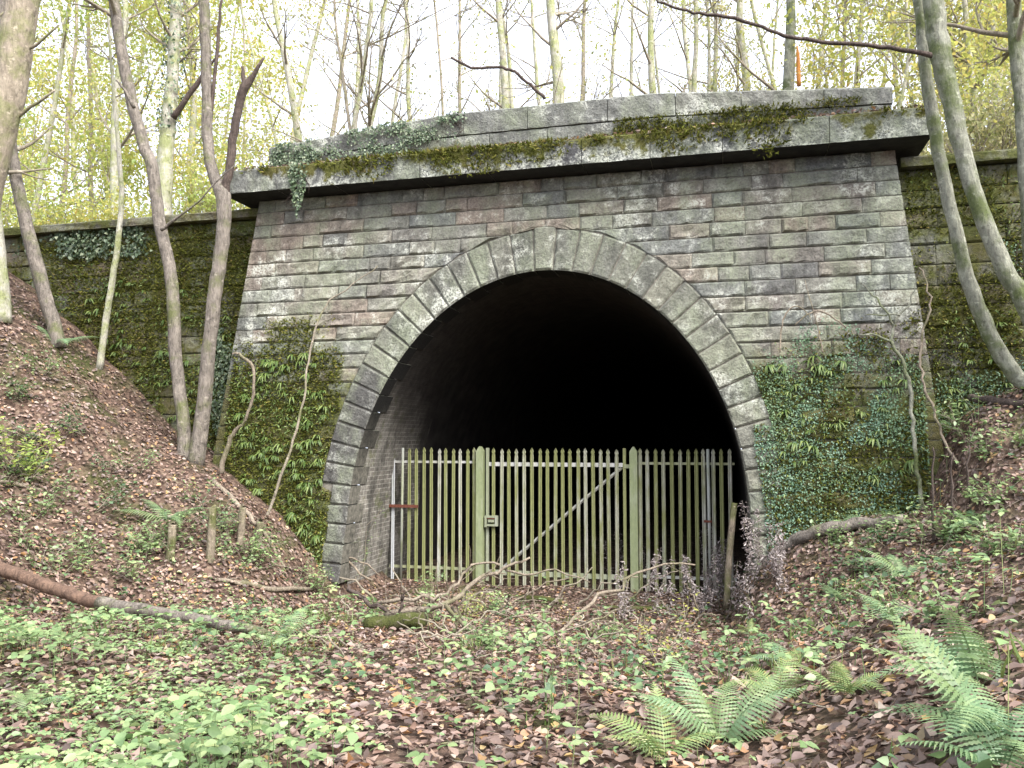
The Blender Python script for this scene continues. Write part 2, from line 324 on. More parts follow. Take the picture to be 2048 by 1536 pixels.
LITTER = [(0, (0.063, 0.041, 0.032)), (.2, (0.149, 0.096, 0.073)), (.4, (0.276, 0.175, 0.135)), (.55, (0.414, 0.288, 0.221)), (.68, (0.184, 0.124, 0.113)), (.8, (0.494, 0.373, 0.297)), (.9, (0.391, 0.192, 0.076)), (.95, (0.483, 0.362, 0.130)), (1, (0.598, 0.508, 0.421))]
m_litter = leafmat('fallen_leaf', LITTER, .15, .05, (.9, (.12, .085, .07)))
m_bramble = leafmat('pale_green_leaf', [(0, (.15, .26, .09)), (.4, (.27, .40, .16)), (.75, (.36, .48, .2)), (1, (.48, .54, .24))], .35, .05, (.8, (.12, .19, .08)))
m_nettle = leafmat('mid_green_leaf', [(0, (.05, .11, .045)), (.5, (.10, .19, .08)), (1, (.18, .27, .10))], .3, .05)
m_grass = leafmat('grass_blade', [(0, (.07, .13, .03)), (.6, (.16, .24, .06)), (1, (.28, .27, .10))], .3, .04)
m_fern = leafmat('fern_frond', [(0, (.13, .24, .12)), (.5, (.22, .35, .19)), (1, (.32, .43, .22))], .35, .03, (2.5, (.2, .25, .08)))
m_fern_y = leafmat('yellowing_fern_frond', [(0, (.17, .27, .09)), (.5, (.26, .35, .12)), (1, (.35, .38, .14))], .35, .04)
m_fern_dead = leafmat('browned_fern_frond', [(0, (.16, .10, .05)), (.5, (.26, .18, .09)), (1, (.34, .26, .13))], .25, .03)
m_hart = leafmat('strap_fern_leaf', [(0, (.06, .12, .02)), (.5, (.15, .23, .05)), (1, (.27, .33, .10))], .3, .03)
m_ivy = leafmat('ivy_leaf', [(0, (.035, .065, .03)), (.45, (.08, .13, .06)), (.8, (.16, .215, .115)), (1, (.27, .31, .19))], .15, .05)
m_carpet = leafmat('creeping_leaf', [(0, (.10, .21, .14)), (.5, (.19, .34, .24)), (1, (.31, .46, .34))], .25, .03, (1.0, (.17, .26, .08)))
m_moss = leafmat('moss_tuft', [(0, (.06, .072, .016)), (.5, (.13, .145, .03)), (.85, (.21, .22, .055)), (1, (.27, .22, .075))], .2, .0)
m_seed = leafmat('dead_seed_leaf', [(0, (.18, .145, .14)), (.5, (.34, .29, .28)), (1, (.54, .49, .47))], .25, .03)
m_yel = leafmat('yellow_autumn_leaf', [(0, (.40, .42, .10)), (.4, (.56, .54, .14)), (.75, (.66, .58, .16)), (1, (.62, .42, .12))], .5, .02, (.35, (.38, .50, .14)))
m_lime = leafmat('lime_green_leaf', [(0, (.28, .42, .10)), (.5, (.42, .55, .15)), (1, (.58, .60, .18))], .5, .03, (.4, (.5, .45, .1)))
m_olive = leafmat('dull_olive_leaf', [(0, (.22, .25, .09)), (.5, (.36, .37, .15)), (1, (.48, .43, .19))], .45, .03)

# ------------------------------------------------------------------ ground and hill
def sheet(name, xs, ys, fn, mat):
    X, Y = np.meshgrid(xs, ys); Z = fn(X, Y); n, m = X.shape
    V = np.stack([X, Y, Z], 2).reshape(-1, 3); i = np.arange(n*m).reshape(n, m)
    F = np.stack([i[:-1, :-1], i[:-1, 1:], i[1:, 1:], i[1:, :-1]], 2).reshape(-1, 4)
    return tag(mknp(name, V, F, mat, None, True), kind='structure')
xs = np.concatenate([np.linspace(-200, -20, 25), np.linspace(-18, -8.2, 40), np.linspace(-8, 9, 150), np.linspace(9.3, 18, 30), np.linspace(20, 200, 25)])
ys = np.concatenate([np.linspace(-200, -24, 20), np.linspace(-22, -14.2, 24), np.linspace(-14, .95, 130)])
sheet('ground', xs, ys, H, m_ground)
sheet('tunnel_floor', np.linspace(-4.1, 4.1, 22), np.concatenate([[.5, .7, .9, .97], np.linspace(1.1, 6, 25), np.linspace(7, 62, 20)]), lambda x, y: H(np.clip(x, -3, 3), np.minimum(y, .95))-.03+.03*sstep(.9, 1.0, y)+.03*sstep(1, 2, y)*vnoise(x*3, y*3), m_ground)
sheet('hillside', np.concatenate([np.linspace(-220, -22, 20), np.linspace(-20, 20, 60), np.linspace(22, 220, 20)]), np.concatenate([[.62], np.linspace(.9, 12, 24), np.linspace(13, 60, 30), np.linspace(70, 320, 12)]), Hill, m_ground)

# ------------------------------------------------------------------ tunnel portal
def half(z):                                  # half-width of the opening at height z
    if z < 1.3: return 3.42+.06*(1.3-z)
    return 3.42*math.sqrt(max(0, 1-((z-1.3)/4.35)**2))
def arc(n=400):
    pts = [(-half(z), z) for z in np.linspace(-.4, 1.3, 40)][:-1]
    for t in np.linspace(0, math.pi, n): pts.append((-3.42*math.cos(t), 1.3+4.35*math.sin(t)))
    return pts+[(half(z), z) for z in np.linspace(1.3, -.4, 40)][1:]
ARC = np.array(arc()); SEG = np.concatenate([[0], np.cumsum(np.linalg.norm(np.diff(ARC, axis=0), axis=1))]); LEN = SEG[-1]
def arc_at(s):
    p = np.array([np.interp(s, SEG, ARC[:, 0]), np.interp(s, SEG, ARC[:, 1])])
    a = np.array([np.interp(s-.05, SEG, ARC[:, 0]), np.interp(s-.05, SEG, ARC[:, 1])]); b = np.array([np.interp(s+.05, SEG, ARC[:, 0]), np.interp(s+.05, SEG, ARC[:, 1])])
    t = unit(b-a); return p, np.array([-t[1], t[0]])
RING = .74
def extr(z):                                  # half-width of the ring's outer edge
    if z < 1.75: return half(z)+.36
    return (3.42+.56)*math.sqrt(max(0, 1-((z-1.3)/(4.35+.78))**2))
def side(z): return 5.86+(7.0-z)/12

portal = thing('tunnel_portal', 'battered sandstone railway tunnel portal with arched mouth and heavy mossy cornice', 'tunnel portal', (0, 0, 0))
def grid_block(xl, xr, z0, z1, yf, bulge, depth, nx, nz, gap=.009, chamf=.028):
    """rock-faced block: xl(z), xr(z) ends, yf(z) plane of the joints; front bulges towards -Y; returns V,F"""
    V = []; F = []; zs = [z0+gap]+[z0+(z1-z0)*k/nz for k in range(1, nz)]+[z1-gap]; us = [0]+[k/nx for k in range(1, nx)]+[1]
    for j, z in enumerate(zs):
        a, b = xl(z)+gap*.5, xr(z)-gap*.5
        if b-a < .02: b = a+.02
        for i, u in enumerate(us):
            edge = i in (0, nx) or j in (0, nz)
            d = -(0.004 if edge else bulge*(.25+1.25*random.random()))
            x = a+(b-a)*u; zz = z
            if not edge: x += (random.random()-.5)*(b-a)/nx*.45; zz += (random.random()-.5)*(z1-z0)/nz*.35
            if i == 1: x = a+min(chamf, (b-a)*.2)*(1+random.random()*.5)
            if i == nx-1: x = b-min(chamf, (b-a)*.2)*(1+random.random()*.5)
            if j == 1 and nz > 2: zz = zs[0]+chamf*(.8+.5*random.random())
            if j == nz-1 and nz > 2: zz = zs[-1]-chamf*(.8+.5*random.random())
            if edge: x += random.uniform(-.004, .004); zz += random.uniform(-.005, .005)
            V.append((x, yf(zz)+d, zz))
    w = nx+1
    for j in range(nz):
        for i in range(nx): F.append((j*w+i, j*w+i+1, (j+1)*w+i+1, (j+1)*w+i))
    loop = [i for i in range(w)]+[j*w+nx for j in range(1, nz+1)]+[nz*w+i for i in range(nx-1, -1, -1)]+[j*w for j in range(nz-1, 0, -1)]
    n0 = len(V)
    for k in loop: V.append((V[k][0], V[k][1]+depth, V[k][2]))
    L = len(loop)
    for k in range(L): k2 = (k+1) % L; F.append((loop[k], n0+k, n0+k2, loop[k2]))
    return V, F
def place(name, V, F, mat, parent):
    c = np.mean(np.array(V), 0); return mk(name, np.array(V)-c, F, mat, parent), c
def put(name, V, F, mat, parent):
    o, c = place(name, V, F, mat, parent); o.location = tuple(c); return o
CH = .2635; ztop = 7.395
blocks = []
k = 0; z1 = ztop
while z1 > .1:
    z0 = max(z1-CH, -.3) if z1-CH > .1 else -.4
    for sgn in (-1, 1):
        # one side of the arch (or half of a full course over the crown)
        L0 = lambda z: -side(z); R0 = lambda z: -extr(z)
        if extr(z0+.02) <= .02:
            span = None
        xa, xb = -side((z0+z1)/2), -extr((z0+z1)/2)
        over = extr(z0) <= .05
        if over:
            if sgn == 1: continue
            xa, xb = -side((z0+z1)/2), side((z0+z1)/2)
        cuts = [xa]; first = .62 if k % 2 else .38
        x = xa+first
        while x < xb-.42:
            cuts.append(x); x += random.choice([.42, .5, .58, .68, .8, .92, 1.05])
        if xb-cuts[-1] < .3 and len(cuts) > 1: cuts.pop()
        cuts.append(xb)
        if over: cuts[-2:] = [xb-first, xb] if xb-first-cuts[-3] > .3 else [xb]
        for i in range(len(cuts)-1):
            a, b = cuts[i], cuts[i+1]
            fl = (lambda z: -side(z)) if i == 0 else (lambda z, a=a: a)
            if i == len(cuts)-2: fr = (lambda z: side(z)) if over else (lambda z: -max(extr(z), .0))
            else: fr = lambda z, b=b: b
            if sgn == 1: gl, gr = (lambda z, fr=fr: -fr(z)), (lambda z, fl=fl: -fl(z))
            else: gl, gr = fl, fr
            quoin = i == 0 or (over and i == len(cuts)-2)
            V, F = grid_block(gl, gr, z0, z1, faceY, random.uniform(.018, .045)*(.45 if quoin else 1), .3, max(4, min(9, int((b-a)/.105))), 4)
            p = (np.mean([v[0] for v in V]), np.mean([v[2] for v in V]))
            size = (b-a)*(1.0 if p[1] > 1.0 else .3)*(1 if p[1] > 4 else .6)
            blocks.append((size, quoin, V, F))
    z1 -= CH; k += 1
order = sorted(range(len(blocks)), key=lambda i: -blocks[i][0]); keep = set(order[:295])
rv, rf = [], []
for i, (s_, q, V, F) in enumerate(blocks):
    if i in keep: put('quoin' if q else 'stone', V, F, m_stone, portal)
    else:
        o_ = len(rv); rv += V; rf += [tuple(a+o_ for a in f) for f in F]
if rv: tag(mk('hidden_stones', rv, rf, m_stone, portal), kind='stuff').name = 'lower_stonework'
# mortar core behind the facing
V, F = [], []; zs = np.unique(np.concatenate([np.linspace(-.4, 5.2, 60), np.linspace(5.2, 5.68, 30), np.linspace(5.7, 7.39, 12)]))
for sg in (-1, 1):
    b0 = len(V)
    for z in zs:
        y = faceY(z)+.016; e = half(z)+.03
        V += [(sg*(side(z)-.03), y, z), (sg*e, y, z), (sg*(side(z)-.03), 1.6, z)]
    for i in range(len(zs)-1):
        a = b0+3*i; q = [(a, a+1, a+4, a+3), (a, a+3, a+5, a+2)]
        F += q if sg < 0 else [f[::-1] for f in q]
mk('mortar_core', V, F, m_mortar, portal)
# voussoirs
nv = 43; s0 = .55; edges = np.linspace(s0, LEN-s0, nv+1); mid = nv//2
for i in range(nv):
    a, b = edges[i]+.010, edges[i+1]-.010; key = i == mid; V = []; F = []
    nsub, nt_ = 4, 5; lo = min(arc_at(a)[0][1], arc_at(b)[0][1])
    rr = RING+(.06 if key else random.uniform(-.02, .02)); dep = .42+(.24 if i % 2 else 0)
    if lo < 1.62: rr = .40 if i % 2 else .35
    for j in range(nt_+1):
        for q in range(nsub+1):
            u = (0, .09, .5+random.uniform(-.12, .12), .91, 1)[q]; s_ = a+(b-a)*u; P0, n0 = arc_at(a); P1, n1 = arc_at(b); fj = (0, .05, .33+random.uniform(-.07, .07), .67+random.uniform(-.07, .07), .95, 1)[j]
            p_in = arc_at(s_)[0]-.012*arc_at(s_)[1]*0; nrm = unit(n0*(1-u)+n1*u); pin = P0*(1-u)+P1*u if j == nt_ else p_in
            if lo >= 1.62: rr = .565+.205*nrm[1]**2+(.05 if key else 0)
            pt = p_in*(1-fj)+(P0*(1-u)+P1*u+nrm*rr)*fj
            edge = q in (0, nsub) or j in (0, nt_)
            t_ = (pt[0], faceY(pt[1])-(.004 if edge else random.uniform(.02, .04)*(1.3 if key else 1)), pt[1]); V.append(t_)
    w_ = nsub+1
    for j in range(nt_):
        for q in range(nsub): F.append((j*w_+q, (j+1)*w_+q, (j+1)*w_+q+1, j*w_+q+1))
    loop = list(range(w_))+[j*w_+nsub for j in range(1, nt_+1)]+[nt_*w_+q for q in range(nsub-1, -1, -1)]+[j*w_ for j in range(nt_-1, 0, -1)]
    n0_ = len(V)
    for kk in loop: V.append((V[kk][0], V[kk][1]+dep, V[kk][2]))
    for kk in range(len(loop)):
        k2 = (kk+1) % len(loop); F.append((loop[kk], loop[k2], n0_+k2, n0_+kk))
    o = put('keystone' if key else 'voussoir', V, F, m_vous_dark if (i < 12 and lo < 3.6) else m_vous, portal); o.data.materials.append(m_sootstone)
    nfront = nsub*nt_
    for kk in range(nsub): o.data.polygons[nfront+kk].material_index = 1
b = B(); b.box((-6.25, -.47, 7.42), (6.22, .88, 7.84)); b.box((-5.6, .16, 7.85), (5.76, .9, 8.16)); b.build('rubble_core', m_mortar, portal, smooth=False)
# cornice
def blockrow(name, xs_, zf0, zf1, y0, y1, mat, parent, nsub=3, rough=.012, back=None, topslope=0.0, under=None):
    for a, b in zip(xs_[:-1], xs_[1:]):
        V = []; F = []; m_ = nsub+1
        for q in range(m_):
            x = a+.006+(b-a-.012)*q/nsub; r1, r2, r3 = [random.uniform(-rough, rough) for _ in range(3)]
            zb, zt = zf0(x), zf1(x); c = .02
            V += [(x, y1, zb), (x, y0+r1*.4, zb), (x, y0+r1, zb+c), (x, y0+r2, (zb+zt)/2), (x, y0+r3, zt-c*1.5), (x, y0+c*1.5, zt+r1*.5), (x, y1, zt+topslope)]
        for q in range(nsub):
            for j in range(7):
                j2 = (j+1) % 7; F.append((q*7+j, (q+1)*7+j, (q+1)*7+j2, q*7+j2)[::-1])
        F.append(tuple(range(7))); F.append(tuple(nsub*7+j for j in range(7))[::-1])
        o = put(name, V, F, mat, parent)
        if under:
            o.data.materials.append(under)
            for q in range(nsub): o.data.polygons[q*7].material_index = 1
def cuts(a, b, lo, hi):
    c = [a]
    while c[-1]+hi < b: c.append(c[-1]+random.uniform(lo, hi))
    if b-c[-1] < lo*.6: c.pop()
    return c+[b]
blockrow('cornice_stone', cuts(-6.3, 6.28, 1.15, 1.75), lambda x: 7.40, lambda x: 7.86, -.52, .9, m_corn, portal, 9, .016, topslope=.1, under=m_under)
ptop = lambda x: 8.80-.31*max(0, (abs(x)-1.9)/3.85)
pjoint = lambda x: 8.36-.16*max(0, (abs(x)-1.9)/3.85)
blockrow('parapet_stone', cuts(-5.66, 5.82, .9, 1.6), lambda x: 7.90, pjoint, .12, .95, m_para, portal, 8, .016)
blockrow('coping_stone', cuts(-5.68, 5.84, 1.1, 1.7), lambda x: pjoint(x)+.006, ptop, .11, 1.0, m_para, portal, 8, .016)
# lining
yv = np.concatenate([[0], np.linspace(.3, 4, 10), np.linspace(5, 20, 12), [30, 45, 60]])
ss = np.linspace(0, LEN, 90); V = []; F = []; UV = []
for s_ in ss:
    p, n_ = arc_at(s_); q = p+n_*.02
    for y in yv:
        yy = y+faceY(q[1])+.40 if y == 0 else max(y, faceY(q[1])+.5)
        V.append((q[0], yy, q[1])); UV.append((yy, s_))
c_ = len(yv)
lin = thing('tunnel_lining', 'dark brick barrel of the tunnel running back behind the fence', 'tunnel lining')
def sub(name, y_lo, y_hi, mat):
    F = [(i*c_+j, i*c_+j+1, (i+1)*c_+j+1, (i+1)*c_+j) for i in range(len(ss)-1) for j in range(y_lo, y_hi)]
    o = mk(name, V, F, mat, lin, True); ul = o.data.uv_layers.new(name='UVMap')
    for lp in o.data.loops: ul.data[lp.index].uv = UV[lp.vertex_index]
    return o
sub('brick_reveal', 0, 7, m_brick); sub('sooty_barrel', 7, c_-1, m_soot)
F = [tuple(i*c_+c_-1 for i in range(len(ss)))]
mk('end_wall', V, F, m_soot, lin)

# ------------------------------------------------------------------ wing walls
def wing(x0, x1, label):
    t = thing('wing_wall', label, 'retaining wall', ((x0+x1)/2, .6, 0))
    L = t.location; wy = lambda z: .35-(7.0-z)/14
    z1 = 7.12; k = 0
    def rel(o): o.location = Vector(o.location)-L; return o
    while z1 > .3:
        hgt = random.uniform(.27, .36); z0 = z1-hgt; x = x0; 
        while x < x1-.05:
            ln = min(random.uniform(.5, 1.15), x1-x)
            if x1-x-ln < .25: ln = x1-x
            zg = float(H(x+ln/2, .3))
            if z1 > zg-.15:
                V, F = grid_block(lambda z, x=x: x, lambda z, x=x, ln=ln: x+ln, z0, z1, wy, random.uniform(.015, .04), .3, 4, 3); rel(put('stone', V, F, m_wing, t))
            x += ln
        z1 = z0
    o = mk('mortar_core', [(x0, wy(z)+.05, z) for z in (0, 7.1)]+[(x1, wy(z)+.05, z) for z in (7.1, 0)]+[(x0, 1.2, 7.1), (x1, 1.2, 7.1)], [(0, 3, 2, 1), (1, 2, 5, 4)], m_mortar, t); o.location = -L
    n0 = set(bpy.data.objects)
    blockrow('coping_stone', cuts(x0, x1, .9, 1.5), lambda x: 7.13, lambda x: 7.30, .16, .95, m_wing, t, 3, .012)
    for o in set(bpy.data.objects)-n0: rel(o)
wing(-17.5, -5.93, 'mossy retaining wall left of the portal with ferns growing on it')
wing(5.93, 15.0, 'shaded mossy retaining wall right of the portal behind leaning trunks')

# ------------------------------------------------------------------ palisade fence and gate
YF = 1.2
def fx(px): return at(px, 1040, YF)[0]
def pale(parent, x, zb, zt, mat, w_=.068):
    prof = [(-.5, .012), (-.3, 0), (-.12, .016), (.12, .016), (.3, 0), (.5, .012)]; V = []; F = []
    lv = [(zb, 1.0), (zt-.15, 1.0), (zt-.11, .72), (zt-.075, 1.12), (zt-.03, .6), (zt, .08)]
    lean = random.uniform(-.006, .006)
    for z, s_ in lv:
        for dy in (0, .004):
            for u, d in prof: V.append((u*w_*s_+lean*(z-zb), -.016+d*(1 if s_ > .5 else .5)-dy*1.0, z-zb))
    n = 6
    for i in range(len(lv)-1):
        for k in range(5):
            a = i*12+k; F += [(a, a+12, a+13, a+1), (a+6, a+7, a+19, a+18)]
    o = mk('pale', V, F, mat, parent); o.location = Vector((x, YF-.03, zb))-parent.location; return o
def bar(parent, name, lo, hi, mat):
    b = B(); b.box(lo, hi); c = parent.location; return b.build(name, mat, parent, origin=c, smooth=False)
def lerp_rail(parent, x0, x1, z0, z1, mat, name='rail'):
    return bar(parent, name, (x0, YF-.01, z0), (x1, YF+.03, z1), mat)
def fpost(parent, px, w_, zt):
    x = fx(px); V = []; F = []
    hw = w_/2
    for z, s_ in ((-.2, 1), (zt-.09, 1), (zt, .15)):
        V += [(-hw*s_, -hw*(1 if s_ == 1 else .9), z), (hw*s_, -hw*(1 if s_ == 1 else .9), z), (hw*s_, hw, z), (-hw*s_, hw, z)]
    for i in range(2):
        for k_ in range(4): F.append((i*4+k_, i*4+(k_+1) % 4, i*4+4+(k_+1) % 4, i*4+4+k_))
    F.append((8, 9, 10, 11)); o = mk('post', V, F, m_post, parent); o.location = Vector((x, YF-.05, 0))-parent.location; return o
fz = 2.5
tl = thing('palisade_fence', 'fixed section of steel palisade fence left of the gate against brick wall', 'fence', (fx(880), YF, -.1), 'palisade panels across the tunnel mouth')
for i, px in enumerate((787, 819, 834, 849, 864, 879, 893, 907, 922, 936, 950)): pale(tl, fx(px), -.1, fz+random.uniform(-.015, .015), m_galv if i == 0 else m_pale)
fpost(tl, 962, .14, fz+.03)
b = B(); b.tube([(fx(805), YF-.06, -.15), (fx(807), YF-.06, fz)], [.026, .026], 8); b.build('stay_tube', m_galv, tl, origin=tl.location)
lerp_rail(tl, fx(780), fx(960), 2.2, 2.245, m_rail); lerp_rail(tl, fx(780), fx(960), .13, .18, m_rail)
b = B(); b.box((fx(770), YF-.10, 1.32), (fx(838), YF-.045, 1.375)); b.build('rusty_strap', m_rust, tl, origin=tl.location, smooth=False)
tg = thing('palisade_gate', 'steel palisade gate with diagonal brace and lock box in the tunnel mouth', 'gate', (fx(1110), YF, -.1))
for px in np.linspace(988, 1234, 17): pale(tg, fx(px), -.14+random.uniform(0, .03), fz+random.uniform(-.02, .01), m_pale)
for px in (975, 1250): bar(tg, 'stile', (fx(px)-.028, YF-.02, -.05), (fx(px)+.028, YF+.035, fz), m_galv if px == 975 else m_pale)
lerp_rail(tg, fx(975)+.03, fx(1250)-.03, 2.15, 2.225, m_rail); lerp_rail(tg, fx(975)+.03, fx(1250)-.03, .07, .16, m_post)
b = B(); b.tube([(fx(1003), YF+.03, .18), (fx(1244), YF+.03, 2.14)], [.03, .03], 4); b.build('brace', m_rail, tg, origin=tg.location, smooth=False)
lx = fx(985); b = B()
b.box((lx-.1, YF-.10, 1.16), (lx+.1, YF-.045, 1.20)); b.box((lx-.1, YF-.10, 1.00), (lx+.1, YF-.045, 1.04)); b.box((lx+.075, YF-.11, 1.0), (lx+.13, YF-.05, 1.205)); b.box((lx-.06, YF-.11, 1.075), (lx+.06, YF-.06, 1.125)); b.box((lx-.13, YF-.105, .98), (lx-.09, YF-.05, 1.2))
lb_ = b.build('lock_box', m_galv, tg, origin=tg.location, smooth=False)
b = B(); b.tube([(lx-.14, YF-.085, 1.145), (lx+.12, YF-.085, 1.145)], [.011, .011], 8); b.build('bolt', m_rust, lb_, origin=tg.location)
b = B(); b.box((fx(1250), YF-.03, 2.13), (fx(1262), YF+.02, 2.2)); b.build('hinge', m_rail, tg, origin=tg.location, smooth=False)
tr = thing('palisade_fence', 'fixed section of steel palisade fence right of the gate behind dead stalks', 'fence', (fx(1365), YF, -.1), 'palisade panels across the tunnel mouth')
for px in (1281, 1296, 1312, 1328, 1345, 1361, 1377, 1394, 1409, 1428, 1444, 1461): pale(tr, fx(px), -.1, fz+random.uniform(-.02, .01), m_pale)
fpost(tr, 1269, .14, fz+.03)
b = B(); b.tube([(fx(1419), YF-.06, -.15), (fx(1418), YF-.06, fz-.01)], [.028, .028], 8); b.build('stay_tube', m_galv, tr, origin=tr.location)
lerp_rail(tr, fx(1275), fx(1471), 2.2, 2.245, m_rail); lerp_rail(tr, fx(1275), fx(1471), .13, .18, m_rail)
bar(tr, 'clamp', (fx(1408), YF-.1, 1.17), (fx(1424), YF-.04, 1.21), m_rust)

# ================================================================== vegetation
def proj(P):
    d = np.asarray(P)-CAM; z = d @ _fw; return 1024+FPX*(d @ _rt)/z, 768-FPX*(d @ _up)/z, z
def path_px(pts, Y, dY=0.0):
    """(px, py, width_px) -> 3D points and radii at depth Y (dY added along the way)"""
    P = []; R = []; n = len(pts)
    for i, (a, b, w_) in enumerate(pts):
        p = at(a, b, Y+dY*i/max(1, n-1)); P.append(p); R.append(w_*.44*scale_at(p))
    return P, R
def twigs(b, p, d, ln, r, lv, tips, up=.25, wig=.25):
    n = 4 if lv > 0 else 3; pts = [p]; rad = [r]; q = np.array(p, float); d = unit(d)
    for i in range(n):
        d = unit(d+rng.normal(size=3)*wig*.5+np.array([0, 0, up*.3])); q = q+d*ln/n; pts.append(q.copy()); rad.append(r*(1-.8*(i+1)/n)+.002)
    b.tube(pts, rad, 5 if r > .03 else 4 if r > .012 else 3, cap=False)
    if lv > 0:
        for k in range(random.randint(3, 5)):
            i = random.randint(1, n); side_ = unit(np.cross(d, rng.normal(size=3)))
            twigs(b, pts[i], unit(d*.8+side_*random.uniform(.5, 1.0)), ln*random.uniform(.4, .65), max(.004, rad[i]*.6), lv-1, tips, up, wig)
    if lv <= 1: tips.extend(pts[1:])
def leaves_at(tips, per, size, spread, shape=OVATE):
    if not len(tips): return None
    T = np.repeat(np.array(tips), per, 0); n = len(T)
    pos = T+rng.normal(size=(n, 3))*spread
    fw = rng.normal(size=(n, 3))+np.array([0, 0, -.5]); up = rng.normal(size=(n, 3))+np.array([0, 0, .8])
    return scatter(shape, pos, fw, up, size*rng.uniform(.6, 1.3, n))
def stem_tree(name, label, cat, P, R, mat, branches=(), nlimb=0, limblen=(1.2, 2.6), lv=2, leaf=None, per=2, lsize=.1, spread=.16, group=None, low=.25, n=9, twmat=None, top_up=.5, rough=.05, extra=None):
    t = thing(name, label, cat, P[0], group); org = np.array(P[0])
    pp, rr = smooth_path(P, R, 4, .006); b = B(); b.tube(pp, rr, n, True, rough)
    for bp, br in branches:
        q, r_ = smooth_path(bp, br, 3, .01); b.tube(q, r_, 6, True, rough)
    b.build('trunk', mat, t, origin=org)
    tips = []
    if nlimb:
        tb = B(); m = len(pp)
        for k in range(nlimb):
            i = int(m*(low+(1-low)*random.random()**.8)); i = min(i, m-1); a = random.uniform(0, 2*math.pi)
            d = np.array([math.cos(a), math.sin(a), random.uniform(.3, 1.0)*top_up*2])
            twigs(tb, pp[i], d, random.uniform(*limblen), min(rr[i]*.45, .05), lv, tips)
        tag(tb.build('branches', twmat or m_twig, t, origin=org), kind='stuff')
        if leaf and per:
            if per < 1: tips = [q for q in tips if random.random() < per]
            V, F = leaves_at(tips, max(1, int(per)), lsize, spread); mknp('crown', V-org, F, leaf, t)
    return t

# --- near trees on the left bank --------------------------------------------------
Yt = -1.1
P, R = path_px([(372, 915, 40), (368, 850, 30), (352, 720, 29), (347, 610, 29), (338, 530, 28), (318, 440, 27), (304, 330, 26), (290, 300, 26), (268, 220, 26), (246, 120, 25), (228, 0, 24), (205, -220, 20), (200, -420, 12)], Yt, .4)
P[0][2] = float(H(P[0][0], P[0][1]))-.1
P2, R2 = path_px([(392, 905, 40), (405, 830, 34), (418, 700, 32), (428, 600, 32), (440, 520, 32), (448, 450, 32), (446, 392, 36), (428, 350, 26), (416, 290, 25), (414, 180, 24), (410, 80, 24), (408, 0, 24), (400, -200, 20), (392, -420, 12)], Yt, .4)
P2[0][2] = float(H(P2[0][0], P2[0][1]))-.1
brs = [path_px([(446, 392, 24), (458, 350, 20), (466, 280, 20), (474, 225, 20), (490, 175, 22), (507, 150, 12), (528, 116, 4)], Yt+.2), path_px([(490, 180, 12), (486, 150, 9), (484, 132, 3)], Yt+.2), path_px([(420, 300, 9), (434, 90, 8), (442, 20, 6), (450, -60, 3)], Yt+.3)]
t1 = stem_tree('tree', 'slender grey stem leaning left of the twin trees on the left bank', 'tree', P, R, m_bark, [path_px([(322, 460, 8), (350, 440, 6), (400, 400, 4), (470, 330, 2)], Yt), path_px([(268, 215, 9), (248, 180, 6), (232, 160, 4)], Yt)], 10, (1.0, 2.2), 1, m_yel, 1, .09, .2, low=.75)
t2 = thing('tree', 'forked grey tree with a dark broken snag beside the portal', 'tree', P2[0]); b = B(); q, r_ = smooth_path(P2, R2, 4, .006); b.tube(q, r_, 10, True, .05); b.build('trunk', m_bark, t2, origin=P2[0])
b = B()
for bp, br in brs: q, r_ = smooth_path(bp, br, 3, .012); b.tube(q, r_, 7, True, .12)
b.build('broken_snag', m_bark_dark, t2.children[0], origin=P2[0])
b = B(); tips = []
for k in range(8): i = random.randint(10, 13); twigs(b, P2[i], (random.uniform(-1, 1), random.uniform(-1, 1), .8), random.uniform(1, 2), .02, 1, tips)
tag(b.build('branches', m_twig, t2, origin=P2[0]), kind='stuff')
# others in front of the left wing wall
def front(pts, label, mat=m_bark, Y=None, nl=6, dY=.2, leaf=None, **k):
    if Y is None: Y = ground(pts[0][0], pts[0][1])[1]
    P, R = path_px(pts, Y, dY); P[0][2] = min(P[0][2], float(H(P[0][0], P[0][1]))-.08)
    return stem_tree('tree', label, 'tree', P, R, mat, nlimb=nl, limblen=(.6, 1.6), lv=1, leaf=leaf, per=1, lsize=.08, spread=.15, low=.5, **k)
front([(118, 690, 34), (108, 650, 32), (88, 580, 31), (66, 500, 30), (46, 420, 28), (30, 340, 26), (22, 280, 24), (10, 120, 20), (0, 0, 18), (-10, -200, 12)], 'leaning bare sapling low on the left bank before the mossy wall', leaf=m_yel)
front([(200, 680, 16), (212, 640, 15), (225, 560, 14), (238, 470, 13), (243, 400, 11), (238, 300, 10), (225, 160, 7), (216, 20, 5)], 'thinnest straight sapling in front of the left mossy wall', m_bark_pale)
front([(5, 640, 40), (0, 560, 38), (-14, 440, 36), (-30, 300, 32), (-60, 0, 28)], 'pale trunk cut by the left edge of the picture above the bank', m_bark_pale)
P, R = path_px([(-75, 620, 84), (-45, 450, 78), (-12, 300, 74), (18, 170, 72), (36, 60, 70), (56, -60, 66), (75, -260, 56), (80, -500, 40)], -3.6, .3)
P[0][2] = float(H(P[0][0], P[0][1]))-.2
stem_tree('tree', 'thick furrowed leaning trunk in the upper left corner', 'tree', P, R, m_bark_rough, [path_px([(30, 110, 9), (70, 90, 7), (118, 50, 4)], -3.4), path_px([(28, 240, 10), (60, 215, 8), (110, 180, 4)], -3.4), path_px([(20, 45, 9), (-20, 70, 7)], -3.4)], 10, (1, 2), 2, m_lime, 1, .09, .25, low=.6, n=14)
